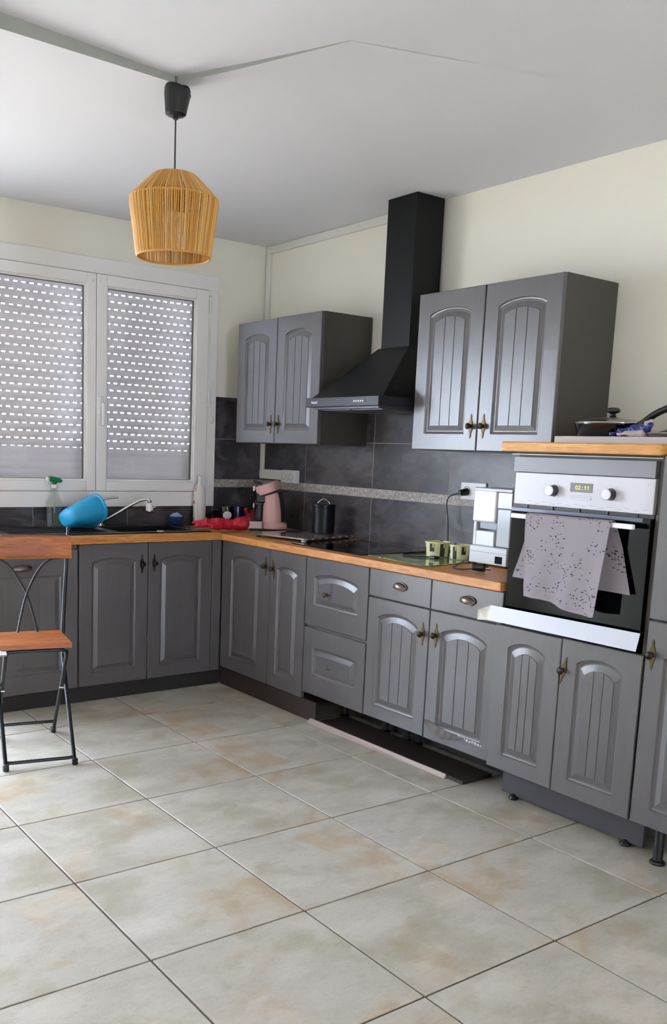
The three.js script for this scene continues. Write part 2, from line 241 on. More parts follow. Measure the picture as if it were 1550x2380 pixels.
// two glazed double doors out of the frame: one beside the window, one added in the rear wall for warm fill
function glazedDoor(name, label, { x0, x1, y0, y1 }, z) {
  const d = new THREE.Group(); d.name = name; scene.add(d); struct(d, label); const c = (x0 + x1) / 2, a0 = z - 0.1, a1 = z - 0.02, b0 = z - 0.09, b1 = z - 0.03;
  mesh('door_frame', merge([bx(x0, x0 + 0.05, y0, y1, a0, a1), bx(x1 - 0.05, x1, y0, y1, a0, a1), bx(x0, x1, y1 - 0.05, y1, a0, a1), bx(x0, x1, y0, y0 + 0.03, a0, a1)]), M.whitePvc, d);
  for (const s of [-1, 1]) { const a = s < 0 ? x0 + 0.052 : c + 0.001, b = s < 0 ? c - 0.001 : x1 - 0.052; const l = mesh('door_leaf', merge([bx(a, a + 0.07, y0 + 0.03, y1 - 0.05, b0, b1), bx(b - 0.07, b, y0 + 0.03, y1 - 0.05, b0, b1), bx(a + 0.07, b - 0.07, y1 - 0.12, y1 - 0.05, b0, b1), bx(a + 0.07, b - 0.07, y0 + 0.03, y0 + 0.13, b0, b1)]), M.whitePvc, d); mesh('pane', pbox(a + 0.07, b - 0.07, y0 + 0.13, y1 - 0.12, z - 0.062, z - 0.058), M.glass, l); }
}
glazedDoor('door_1', 'white glazed double door beside the window', DOOR, 0);
glazedDoor('door_2', 'white glazed double door added in the rear wall for fill light', ADDED_DOOR2, ZB + T);
{
  struct(mesh('terrace', pbox(-14, 5, -0.4, -0.13, -8, 12), mat('#7f7a6f', 0.9)), 'paved terrace outside');
}

// ---------------------------------------------------------------- slate wall tiles with a mosaic border
{
  const tex = []; for (let k = 0; k < 4; k++) { const a = noiseGrid(500 + k * 3, 64), b = noiseGrid(501 + k * 3, 64); tex.push(makeTexture(512, 256, (u, v) => { const w = fbm(a, u * 4, v * 3, 4) * 2.5, c = fbm(b, u * 4 + w, v * 3 + w, 5), r = smooth(0.5, 0.75, fbm(a, u * 3 + 20, v * 2 + w, 4)), s = 0.96 + 0.08 * nC(u * 128, v * 64); let q = mix3(hex('#302d30'), hex('#545156'), smooth(0.25, 0.75, c)); q = mix3(q, hex('#4d423d'), r * 0.45); return q.map((e) => e * s); })); }
  const tb = makeTexture(256, 128, (u, v) => { const b = fbm(nA, u * 10, v * 6, 4); return [b, b, b]; }, false);
  const mats = tex.map((t) => mat('#ffffff', 0.34, { map: t, bumpMap: tb, bumpScale: 0.0012 }));
  const band = [0, 1].map((k) => { const a = noiseGrid(560 + k, 128); return mat('#ffffff', 0.5, { map: makeTexture(256, 64, (u, v) => { const g = a(u * 60, v * 16), h = a(u * 24 + 40, v * 7 + 9); let c = mix3(hex('#b8b0a9'), hex('#8f8881'), h); if (g > 0.66) c = mix3(c, hex('#5c5652'), 0.75); if (g < 0.2) c = hex('#cfc9c2'); return c; }) }); });
  const groutM = mat('#a69a95', 0.9), R = rng(41), th = 0.008;
  const put = (parent, along, a, b, y0, y1, m, name, proud = 0) => { const g = norm(along === 'z' ? bx(-th - proud, -0.0015, y0, y1, a, b, 0.0012) : bx(a, b, y0, y1, 0.0015, th + proud, 0.0012)); const p = g.attributes.position, uv = g.attributes.uv, fl = R() < 0.5; for (let i = 0; i < p.count; i++) { const s = ((along === 'z' ? p.getZ(i) : p.getX(i)) - a) / (b - a), t = (p.getY(i) - y0) / (y1 - y0); uv.setXY(i, fl ? 1 - s : s, fl ? 1 - t : t); } return mesh(name, g, m, parent); };
  const rows = [[0.9, 1.1405], [1.1915, 1.4425], [1.4455, 1.703]];
  // cooker wall
  const s1 = struct(mesh('wall_tiling_right', merge([pbox(-0.0072, 0, 0.86, 1.444, 0.0, 2.66), pbox(-0.0072, 0, 1.444, 1.703, 0.0, 2.55)]), groutM), 'dark slate wall tiles with speckled border behind the hob'); s1.name = 'wall_tiling_right';
  const joints = [0.0, 0.488, 1.108, 1.692, 2.276, 2.66];
  rows.forEach(([y0, y1], r) => { for (let k = 0; k + 1 < joints.length; k++) put(s1, 'z', joints[k] + 0.0015, (r === 2 && k === 4 ? 2.55 : joints[k + 1]) - 0.0015, y0, y1, mats[(k * 2 + r) % 4], 'wall_tile'); });
  for (let k = 0; k + 1 < joints.length; k++) { const n = 3; for (let i = 0; i < n; i++) { const a = lerp(joints[k], joints[k + 1], i / n), b = lerp(joints[k], joints[k + 1], (i + 1) / n); put(s1, 'z', a + 0.0006, b - 0.0006, 1.142, 1.19, band[(i + k) % 2], 'border_tile', 0.0006); } }
  // window wall: full height beside the window, a low strip under it
  const s2 = struct(mesh('wall_tiling_window', merge([pbox(-0.374, -0.008, 0.86, 1.703, 0, 0.0072), pbox(-2.1, -0.374, 0.86, 1.022, 0, 0.0072)]), groutM), 'dark slate wall tiles beside and under the window'); s2.name = 'wall_tiling_window';
  rows.forEach(([y0, y1], r) => put(s2, 'x', -0.373, -0.0095, y0, y1, mats[(r + 1) % 4], 'wall_tile'));
  for (let i = 0; i < 2; i++) put(s2, 'x', lerp(-0.373, -0.0095, i / 2) + 0.0006, lerp(-0.373, -0.0095, (i + 1) / 2) - 0.0006, 1.142, 1.19, band[i], 'border_tile', 0.0006);
  const jx = [-0.376, -0.97, -1.555, -2.1]; for (let k = 0; k + 1 < jx.length; k++) put(s2, 'x', jx[k + 1] + 0.0015, jx[k] - 0.0015, 0.9, 1.021, mats[k % 4], 'wall_tile');
}
// white cable trunking up the corner and along the ceiling
{
  const t = struct(mesh('trim_1', merge([bx(-0.021, -0.001, 1.24, 2.65, 0.010, 0.048, 0.003), bx(-0.019, -0.001, 2.605, 2.65, 0.048, 1.345, 0.003), bx(-0.024, -0.008, 1.2, 1.262, 0.012, 0.288, 0.003)]), M.trunk), 'white cable trunking running up the corner and below the ceiling'); t.name = 'trim_1';
  const sk = thing('double_socket', 'white double wall socket at the end of the trunking', 'socket', [0, 0, 0]);
  mesh('backbox', bx(-0.046, -0.008, 1.186, 1.266, 0.289, 0.432, 0.004), M.whitePlastic, sk);
  for (const z of [0.325, 0.396]) { const f = mesh('faceplate', bx(-0.0505, -0.046, 1.192, 1.26, z - 0.033, z + 0.033, 0.003), mat('#d6d4d0', 0.35), sk); mesh('outlet', lathe([[0.021, 0.0], [0.023, 0.003], [0.021, 0.004], [0.019, -0.0], [0.019, -0.002], [0, -0.002]], 28).rotateZ(Math.PI / 2).translate(-0.0505, 1.226, z), mat('#c4c2be', 0.4), f); }
  const s2 = thing('wall_socket', 'wide white wall socket behind the white capsule machine', 'socket', [0, 0, 0]);
  mesh('faceplate', bx(-0.018, -0.0085, 1.176, 1.262, 1.786, 1.95, 0.004), M.whitePlastic, s2);
  for (const z of [1.828, 1.908]) mesh('outlet', lathe([[0.021, 0.0], [0.023, 0.003], [0.021, 0.004], [0.019, 0], [0.019, -0.002], [0, -0.002]], 28).rotateZ(Math.PI / 2).translate(-0.018, 1.22, z), mat('#cfcdca', 0.4), s2);
}

// ---------------------------------------------------------------- cabinet fronts
let frontNo = 0;
function archRing(x0, x1, y0, yS, rise, z, n = 14) { const r = [[x0, y0, z], [x1, y0, z], [x1, lerp(y0, yS, 0.85), z]]; for (let i = 0; i <= n; i++) { const t = i / n, s = 2 * t - 1; r.push([lerp(x1, x0, t), yS + rise * Math.pow(Math.max(0, 1 - s * s), 0.8), z]); } r.push([x0, lerp(y0, yS, 0.85), z]); return r; }
// a frame-and-panel front: [0,w] x [0,h], face at z = 0. o.planks > 0: the raised field is made of that many boards
function front(name, parent, x, y, w, h, o = {}) {
  const { sx = 0.068, top = 0.085, bot = 0.062, rise = 0.026, planks = 0, t = 0.02, plain = false } = o; frontNo++;
  let g;
  const rr = (d, z) => archRing(d, w - d, d, h - d, 0, z);
  if (plain) g = rings([rr(0, -t), rr(0, -0.003), rr(0.003, 0)]);
  else { const A = (d, z) => archRing(sx + d, w - sx - d, bot + d, h - top - d, rise * (1 - d * 3), z); g = rings([rr(0, -t), rr(0, -0.003), rr(0.003, 0), A(0, 0), A(0.003, -0.0055), A(0.008, -0.007), A(0.011, -0.0095), A(0.015, -0.0095), A(0.036, planks ? -0.004 : -0.0015)]); }
  const door = mesh(name, uvBox(g, 'y', frontNo * 0.37, frontNo * 0.61), M.grey, parent); door.position.set(x, y, 0);
  if (planks) { const d = 0.0365, a = sx + d, b = w - sx - d, y0 = bot + d, yS = h - top - d, rs = rise * (1 - d * 3), gp = 0.003; const yt = (q) => { const s = 2 * (q - a) / (b - a) - 1; return yS + rs * Math.pow(Math.max(0, 1 - s * s), 0.8); };
    for (let k = 0; k < planks; k++) { const p0 = lerp(a, b, k / planks) + (k ? gp / 2 : 0), p1 = lerp(a, b, (k + 1) / planks) - (k < planks - 1 ? gp / 2 : 0); const s = new THREE.Shape(); s.moveTo(p0 + 0.001, y0 + 0.001); s.lineTo(p1 - 0.001, y0 + 0.001); for (let i = 0; i <= 6; i++) { const q = lerp(p1 - 0.001, p0 + 0.001, i / 6); s.lineTo(q, yt(q) - 0.001); } s.closePath();
      const e = new THREE.ExtrudeGeometry(s, { depth: 0.002, bevelEnabled: true, bevelThickness: 0.001, bevelSize: 0.001, bevelSegments: 1 }); e.translate(0, 0, -0.0045); mesh('plank', uvBox(e, 'y', frontNo * 0.2 + k, k * 0.3), M.grey, door); } }
  return door;
}
const plateShape = new THREE.Shape(); { const P = [[0, -0.052], [0.004, -0.042], [0.0025, -0.034], [0.009, -0.018], [0.0115, 0], [0.009, 0.018], [0.0025, 0.034], [0.004, 0.042], [0, 0.052]]; plateShape.moveTo(...P[0]); for (const p of P.slice(1)) plateShape.lineTo(...p); for (const p of P.slice(1, -1).reverse()) plateShape.lineTo(-p[0], p[1]); plateShape.closePath(); }
const plateGeo = new THREE.ExtrudeGeometry(plateShape, { depth: 0.0015, bevelEnabled: true, bevelThickness: 0.001, bevelSize: 0.0008, bevelSegments: 2 });
const knobGeo = lathe([[0, 0.026], [0.009, 0.0255], [0.0135, 0.021], [0.0135, 0.017], [0.009, 0.0125], [0.0055, 0.011], [0.0055, 0.004], [0.009, 0.001], [0.009, 0]], 24).rotateX(Math.PI / 2);
function knob(door, x, y, plate = true, m = M.brass, turn = 0) { if (plate) { const p = mesh('backplate', plateGeo, m, door); p.position.set(x, y, 0.0003); p.rotation.z = turn; } const k = mesh('knob', knobGeo, plate ? M.brassDark : M.brass, door); k.position.set(x, y, 0.002); return k; }
const cupGeo = (() => { const s = new THREE.SphereGeometry(1, 32, 14, 0, Math.PI * 2, 0, Math.PI * 0.5); s.scale(0.04, 0.024, 0.022); s.rotateX(0.28); const inner = new THREE.SphereGeometry(1, 32, 10, 0, Math.PI * 2, 0, Math.PI * 0.5); inner.scale(0.037, 0.021, 0.019); inner.rotateX(0.28); const p = []; for (let i = 0; i < 32; i++) { const a = i / 32 * Math.PI * 2; p.push([0.041 * Math.cos(a), 0.019 * Math.sin(a) + 0.004, 0.0015]); } const rim = tube(p, 0.0028, 64, 8, true); return merge([s, inner, rim]); })();
function cup(door, x, y) { const c = mesh('cup_pull', cupGeo, M.pewter, door); c.position.set(x, y, 0.003); return c; }
const footGeo = merge([rod([0, 0.012, 0], [0, 0.16, 0], 0.017), lathe([[0, 0], [0.026, 0], [0.027, 0.006], [0.02, 0.014], [0, 0.016]], 24)]);
function feet(g, list, h) { for (const [x, z] of list) { const f = mesh('foot', footGeo, M.blackPlastic, g); f.position.set(x, 0, z); f.scale.y = h / 0.16; } }
function carcass(g, w, y0, y1, depth, m = M.carcass) { return mesh('body', uvBox(bx(0.0005, w - 0.0005, y0, y1, -depth, -0.0215, 0.001), 'y'), m, g); }
const HX = -0.607, HR = -Math.PI / 2, TOP = 0.861;

{ // corner base cabinet, cooker side
  const g = thing('base_cabinet', 'grey corner base cabinet with one wide and one narrow smooth arched door', 'cabinet', [HX, 0, 0.509], HR), w = 1.3105 - 0.509;
  carcass(g, w, 0.135, TOP, 0.58); const d1 = front('door', g, 0.001, 0.112, 0.477, TOP - 0.114, { rise: 0.03, sx: 0.1, top: 0.1, bot: 0.075 }), d2 = front('door', g, 0.483, 0.112, w - 0.485, TOP - 0.114, { rise: 0.022, sx: 0.068, top: 0.1, bot: 0.075 });
  knob(d1, 0.445, 0.65); knob(d2, 0.034, 0.643, true, M.brass, 0.15); feet(g, [[0.12, -0.1], [0.62, -0.1]], 0.14);
}
{ // two deep drawers
  const z0 = 1.3125, w = 1.7965 - z0, g = thing('base_cabinet', 'grey base cabinet with two deep drawers, the lower one missing its knob', 'cabinet', [HX, 0, z0], HR);
  carcass(g, w, 0.165, TOP, 0.58);
  const a = front('drawer', g, 0.002, 0.508, w - 0.004, TOP - 0.51, { rise: 0.028, sx: 0.07, top: 0.102, bot: 0.105 }), b = front('drawer', g, 0.002, 0.15, w - 0.004, 0.341, { rise: 0.004, sx: 0.072, top: 0.096, bot: 0.1 });
  knob(a, 0.178, 0.175, false); mesh('screw_slot', merge([bx(0.19, 0.222, 0.156, 0.161, -0.0015, 0.0002, 0), bx(0.203, 0.206, 0.165, 0.182, -0.0015, -0.0004, 0)]), mat('#2c2a2b', 0.6), b); feet(g, [[0.08, -0.235], [0.4, -0.235]], 0.17);
}
{ // two small drawers over two planked doors
  const z0 = 1.799, w = 2.606 - z0, g = thing('base_cabinet', 'grey base cabinet with two cup-pull drawers over two planked doors', 'cabinet', [HX, 0, z0], HR);
  carcass(g, w, 0.165, TOP, 0.58);
  const p1 = front('drawer', g, 0.002, 0.728, 0.402, TOP - 0.73, { plain: true }), p2 = front('drawer', g, 0.408, 0.728, w - 0.41, TOP - 0.73, { plain: true }); cup(p1, 0.212, 0.066); cup(p2, 0.213, 0.066);
  const d1 = front('door', g, 0.002, 0.152, 0.402, 0.571, { planks: 3, top: 0.09, rise: 0.034 }), d2 = front('door', g, 0.408, 0.15, w - 0.41, 0.573, { planks: 3, top: 0.09, rise: 0.034 });
  knob(d1, 0.368, 0.458); knob(d2, 0.043, 0.468);
  // the foil has come loose along the foot of the right door
  const peel = sheet((u, v) => { const x = lerp(0.006, 0.245, u), c = 0.078 - 0.016 * u - 0.02 * Math.sin(Math.PI * u), hw = 0.017 * Math.sin(Math.PI * Math.pow(u, 0.55)) + 0.002; return [x, c + (v - 0.5) * 2 * hw, 0.002 + 0.018 * Math.sin(Math.PI * u) * (1 - v) + 0.0015 * Math.sin(u * 40)]; }, 40, 6, 0.0008);
  mesh('peeling_foil', peel, mat('#40342c', 0.5), d2).userData.label = 'brownish strip of peeling foil';
  const chips = []; const R = rng(9); for (let i = 0; i < 9; i++) { const x = 0.205 + i * 0.0155, y = 0.056 - i * 0.0006 + (R() - 0.5) * 0.006; chips.push(bx(x, x + 0.012, y, y + 0.005 + R() * 0.008, -0.004, 0.0016, 0.001)); } mesh('chipped_edge', merge(chips), mat('#b9b6bd', 0.6), d2).userData.label = 'pale chipped paint';
  feet(g, [[0.07, -0.235], [0.14, -0.24], [0.74, -0.235]], 0.17);
}
// tall oven housing
{
  const z0 = 2.6085, w = 3.2365 - z0, g = thing('oven_cabinet', 'tall grey oven housing with two planked doors below the oven', 'cabinet', [-0.632, 0, z0], HR);
  mesh('body', merge([bx(0, 0.016, 0.15, 1.412, -0.6, -0.035, 0.001), bx(w - 0.016, w, 0.15, 1.412, -0.6, -0.035, 0.001), bx(0.016, w - 0.016, 0.15, 0.735, -0.6, -0.024, 0.001), bx(0.016, w - 0.016, 1.394, 1.412, -0.6, -0.035, 0.001)]), M.carcass, g);
  mesh('filler_panel', uvBox(bx(0.005, w - 0.02, 1.337, 1.394, -0.045, -0.018, 0.0015), 'x'), mat('#84838a', 0.35), g);  // paler than the other fronts: its reflected light is put into the colour
  mesh('edge_strip', bx(-0.004, w + 0.006, 1.402, 1.4055, -0.035, -0.012, 0.001), mat('#a9a6a2', 0.4, { metalness: 0.7 }), g);
  const d1 = front('door', g, -0.012, 0.148, 0.316, 0.585, { planks: 3, rise: 0.03 }), d2 = front('door', g, 0.307, 0.146, 0.332, 0.59, { planks: 3, rise: 0.03 });
  knob(d2, 0.016, 0.47, true, M.brass, -0.2);
  mesh('plinth_panel', uvBox(bx(-0.012, w + 0.012, 0.014, 0.144, -0.13, -0.112, 0.001), 'x'), M.plinthGrey, g);
  for (const x of [0.05, 0.57]) mesh('plinth_clip', merge([lathe([[0, 0], [0.02, 0], [0.02, 0.006], [0.009, 0.02], [0, 0.022]], 20).translate(x, 0, -0.112)]), M.blackPlastic, g);
  feet(g, [[0.06, -0.17], [0.56, -0.17], [0.06, -0.5], [0.56, -0.5]], 0.15);
  const s = thing('heat_shield', 'bent pale aluminium strip below the oven door', 'metal strip', [0, 0, 0]);
  // a folded angle: sloping face and a return flange at the left end
  mesh('face', (() => { const A = (z, t) => { const yt = lerp(0.806, 0.812, t), yb = lerp(0.748, 0.75, t); return [[-0.645, yt, z], [-0.662, yb, z], [-0.6605, yb - 0.0005, z], [-0.6435, yt - 0.0005, z]]; }; const L = []; for (let i = 0; i <= 8; i++) L.push(A(lerp(2.575, 3.236, i / 8), i / 8)); return rings(L); })(), M.steel.clone(), s).material.setValues({ color: new THREE.Color('#b4b5ba'), roughness: 0.5, metalness: 0.35 });
  mesh('end_flap', (() => rings([[[-0.645, 0.806, 2.576], [-0.662, 0.748, 2.576], [-0.6605, 0.7475, 2.576], [-0.6435, 0.8055, 2.576]], [[-0.668, 0.782, 2.53], [-0.672, 0.742, 2.532], [-0.6705, 0.7415, 2.532], [-0.6665, 0.7815, 2.53]]]))(), mat('#cfcbbd', 0.5, { metalness: 0.3 }), s);
}
{ // tall unit on the right edge
  const z0 = 3.258, w = 0.6, g = thing('tall_cabinet', 'tall grey cabinet at the right edge beside the oven', 'cabinet', [-0.64, 0, z0], HR);
  mesh('body', bx(0.004, w - 0.001, 0.155, 1.425, -0.6, -0.0215, 0.001), M.carcass, g);
  front('door', g, 0.002, 0.868, w - 0.004, 0.545, { plain: true }); const d = front('door', g, 0.002, 0.15, w - 0.004, 0.712, { planks: 4, top: 0.12 }); knob(d, 0.026, 0.597, true, M.brass);
  feet(g, [[0.075, -0.08], [0.5, -0.08], [0.075, -0.5], [0.5, -0.5]], 0.157);
}
{ // window side
  const g = thing('base_cabinet', 'grey sink base cabinet with two smooth arched doors under the window', 'cabinet', [-1.497, 0, 0.506], 0), w = 0.862;
  mesh('body', merge([bx(0.0005, 0.0185, 0.11, TOP, -0.49, -0.0215, 0.001), bx(w - 0.0185, w - 0.0005, 0.11, TOP, -0.49, -0.0215, 0.001), bx(0.0185, w - 0.0185, 0.11, 0.128, -0.49, -0.0215, 0.001), bx(0.0185, w - 0.0185, 0.128, TOP, -0.49, -0.482, 0.001), bx(0.0185, w - 0.0185, TOP - 0.09, TOP, -0.04, -0.0215, 0.001), bx(0.4, 0.426, 0.128, TOP - 0.09, -0.04, -0.0215, 0.001)]), M.carcass, g); const d1 = front('door', g, 0.003, 0.087, 0.407, TOP - 0.089, { rise: 0.026, sx: 0.072, top: 0.1, bot: 0.074 }), d2 = front('door', g, 0.414, 0.087, 0.409, TOP - 0.089, { rise: 0.026, sx: 0.072, top: 0.1, bot: 0.074 });
  knob(d1, 0.369, 0.655, true, M.brassDark); knob(d2, 0.033, 0.655, true, M.brassDark); mesh('filler_post', uvBox(bx(0.827, 0.888, 0.087, TOP - 0.002, -0.03, -0.003, 0.002), 'y'), M.grey, g); feet(g, [[0.1, -0.1], [0.75, -0.1]], 0.12);
  const c = thing('dishwasher', 'grey fronted dishwasher with planked panel behind the chair', 'dishwasher', [-2.105, 0, 0.512], 0);
  carcass(c, 0.605, 0.11, TOP - 0.004, 0.49); const q = front('door', c, 0.002, 0.089, 0.6, 0.748, { planks: 4, top: 0.135, rise: 0.006, sx: 0.09, bot: 0.1 }); const cp = cup(q, 0.3, 0.655); cp.scale.set(1.3, 1, 1); feet(c, [[0.08, -0.1], [0.5, -0.1]], 0.12);
}
// plinths
tag(mesh('plinth', uvBox(bx(-2.105, -0.6, 0.001, 0.083, 0.47, 0.488, 0.001), 'x'), M.plinth), 'dark plinth board under the sink cabinets', 'plinth');
tag(mesh('plinth', uvBox(bx(-0.592, -0.575, 0.001, 0.108, 0.5, 1.42, 0.001), 'z'), M.plinthBrown), 'dark brown plinth board under the corner cabinet', 'plinth');
tag(mesh('plinth', uvBox(bx(-0.325, -0.31, 0.001, 0.155, 1.43, 2.585, 0.001), 'z'), M.plinth), 'added dark board standing in for the shade under the drawer cabinets', 'plinth');  // added board that darkens the void behind the feet
{ const f = thing('fallen_plinth', 'brown plinth board lying on the floor with a pale edge strip', 'plinth', [0, 0, 0]); mesh('board', uvBox(bx(-0.588, -0.402, 0.001, 0.017, 1.44, 2.44, 0.001), 'z'), M.plinthBrown, f); const s = mesh('sealing_strip', rings([[[-0.622, 0.001, 1.385], [-0.59, 0.001, 1.385], [-0.592, 0.019, 1.385], [-0.6, 0.019, 1.385]], [[-0.604, 0.001, 2.345], [-0.585, 0.001, 2.345], [-0.587, 0.019, 2.345], [-0.593, 0.019, 2.345]]]), mat('#a3938a', 0.5), f); s.userData.label = 'pale taupe edge strip'; }

// upper cabinets
function upper(label, z0, w, y0, y1) {
  const g = thing('wall_cabinet', label, 'cabinet', [-0.359, 0, z0], HR, 'wall cabinets either side of the hood');
  mesh('body', uvBox(bx(0, w, y0, y1, -0.355, -0.0215, 0.0015), 'y'), M.shadedSide, g);
  const o = { planks: 3, top: 0.1, bot: 0.073, sx: 0.074, rise: 0.027 }, hw = w / 2 - 0.0035; const a = front('door', g, 0.001, y0 + 0.002, hw, y1 - y0 - 0.004, o), b = front('door', g, w / 2 + 0.0025, y0 + 0.002, hw, y1 - y0 - 0.004, o);
  knob(a, hw - 0.034, 0.108); knob(b, 0.034, 0.108); return g;
}
upper('grey wall cabinet left of the hood, nearest the window', 0.2343, 0.806, 1.4226, 2.126);
upper('grey wall cabinet right of the hood, above the white machine', 1.772, 0.81, 1.411, 2.1235);

// ---------------------------------------------------------------- worktops
const WT = 0.9, WB = 0.8625, WW = 0.906;
tag(mesh('worktop', uvBox(bx(-0.632, -0.0095, WB, WT, 0.0105, 2.606, 0.004), 'z', 0.1), M.worktop), 'oak worktop carrying the hob along the cooker wall', 'worktop');
const SINK = { x0: -1.22, x1: -0.74, z0: 0.11, z1: 0.43 };
{ const s = new THREE.Shape(); s.moveTo(-2.108, -0.5305); s.lineTo(-0.6335, -0.5305); s.lineTo(-0.6335, -0.01); s.lineTo(-2.108, -0.01); s.closePath(); const h = new THREE.Path(); h.moveTo(SINK.x0, -SINK.z1); h.lineTo(SINK.x0, -SINK.z0); h.lineTo(SINK.x1, -SINK.z0); h.lineTo(SINK.x1, -SINK.z1); h.closePath(); s.holes.push(h);
  const g = new THREE.ExtrudeGeometry(s, { depth: 0.0375, bevelEnabled: true, bevelThickness: 0.003, bevelSize: 0.003, bevelOffset: -0.003, bevelSegments: 2 }); g.rotateX(-Math.PI / 2); g.translate(0, WW - 0.0405, 0); tag(mesh('worktop', uvBox(g, 'x', 0.3), M.worktop), 'oak worktop holding the black sink under the window', 'worktop'); }
// oven top board
tag(mesh('top_board', uvBox(bx(-0.652, -0.012, 1.4125, 1.45, 2.575, 3.2505, 0.006), 'z', 0.7), M.boardWood), 'thick oak board on top of the oven housing', 'board');

// black composite sink
{
  const k = mat('#141416', 0.38, { clearcoat: 0.15 }), g = thing('sink', 'black composite sink with drainer set in the worktop', 'sink', [0, 0, 0]), y = WW, { x0, x1, z0, z1 } = SINK;
  mesh('rim', merge([bx(-1.86, -0.672, y, y + 0.007, z1 - 0.012, 0.487, 0.003), bx(-1.86, -0.672, y, y + 0.007, 0.028, z0 + 0.012, 0.003), bx(x1 - 0.012, -0.672, y, y + 0.007, z0 + 0.012, z1 - 0.012, 0.003), bx(-1.86, x0 + 0.012, y, y + 0.006, z0 + 0.012, z1 - 0.012, 0.002)]), k, g);
  mesh('bowl', merge([bx(x0 + 0.004, x0 + 0.012, y - 0.18, y + 0.003, z0 + 0.004, z1 - 0.004, 0), bx(x1 - 0.012, x1 - 0.004, y - 0.18, y + 0.003, z0 + 0.004, z1 - 0.004, 0), bx(x0 + 0.012, x1 - 0.012, y - 0.18, y + 0.003, z0 + 0.004, z0 + 0.012, 0), bx(x0 + 0.012, x1 - 0.012, y - 0.18, y + 0.003, z1 - 0.012, z1 - 0.004, 0), bx(x0 + 0.012, x1 - 0.012, y - 0.18, y - 0.172, z0 + 0.012, z1 - 0.012, 0)]), k, g);
  for (let i = 0; i < 9; i++) mesh('drainer_rib', bx(-1.82, -1.28, y + 0.006, y + 0.0095, 0.14 + i * 0.03, 0.146 + i * 0.03, 0.0015), k, g);
  mesh('waste', lathe([[0, 0], [0.03, 0.001], [0.042, 0.004], [0.045, 0]], 32).translate(-0.98, y - 0.172, 0.25), M.chrome, g);
  mesh('overflow', lathe([[0, 0.002], [0.018, 0.002], [0.024, 0.004], [0.026, 0]], 32).translate(-0.985, y + 0.0072, 0.455), M.chrome, g);
}
{ // mixer tap
  const g = thing('mixer_tap', 'chrome mixer tap with slanting spout and white aerator', 'tap', [0, 0, 0]), x = -1.175, z = 0.068, y = WW + 0.007;
  mesh('tap_body', merge([lathe([[0, 0], [0.03, 0], [0.03, 0.006], [0.024, 0.01], [0.0235, 0.085], [0.0225, 0.09], [0.0225, 0.115], [0.0235, 0.118], [0.022, 0.142], [0.012, 0.15], [0, 0.151]], 32).translate(x, y, z)]), M.chrome, g);
  mesh('lever', merge([tube([[x - 0.012, y + 0.146, z], [x + 0.02, y + 0.157, z + 0.01], [x + 0.06, y + 0.164, z + 0.016], [x + 0.105, y + 0.168, z + 0.022]], 0.006, 24, 10)]), M.chrome, g);
  mesh('spout', tube([[x + 0.014, y + 0.03, z + 0.018], [x + 0.06, y + 0.062, z + 0.05], [x + 0.15, y + 0.128, z + 0.098], [x + 0.2, y + 0.157, z + 0.122], [x + 0.235, y + 0.163, z + 0.138], [x + 0.246, y + 0.152, z + 0.143]], 0.0085, 48, 12), M.chrome, g);
  const a = mesh('aerator', lathe([[0, 0], [0.02, 0], [0.021, 0.004], [0.02, 0.032], [0.014, 0.04], [0.012, 0.05], [0, 0.05]], 28).translate(x + 0.246, y + 0.094, z + 0.143), M.whitePlastic, g); mesh('collar', merge([lathe([[0.0205, 0.0], [0.0225, 0.001], [0.0225, 0.008], [0.0205, 0.009]], 28).translate(x + 0.246, y + 0.092, z + 0.143), rod([x + 0.268, y + 0.112, z + 0.143], [x + 0.288, y + 0.122, z + 0.146], 0.005), lathe([[0, 0], [0.012, 0], [0.013, 0.012], [0, 0.016]], 20).translate(x + 0.246, y + 0.145, z + 0.143)]), M.chrome, a);
}
{ // ceramic hob and cover
  const g = thing('hob', 'black glass ceramic hob set in the oak worktop', 'hob', [0, 0, 0]); mesh('glass_top', bx(-0.565, -0.065, WT, WT + 0.006, 1.12, 1.684, 0.002), M.blackGlass, g);
  for (const [x, z, r] of [[-0.42, 1.27, 0.09], [-0.2, 1.27, 0.07], [-0.42, 1.54, 0.07], [-0.2, 1.54, 0.09]]) mesh('cooking_zone', lathe([[r - 0.0015, 0], [r - 0.0015, 0.0003], [r, 0.0003], [r, 0]], 48).translate(x, WT + 0.006, z), mat('#4b4b50', 0.4), g);
}

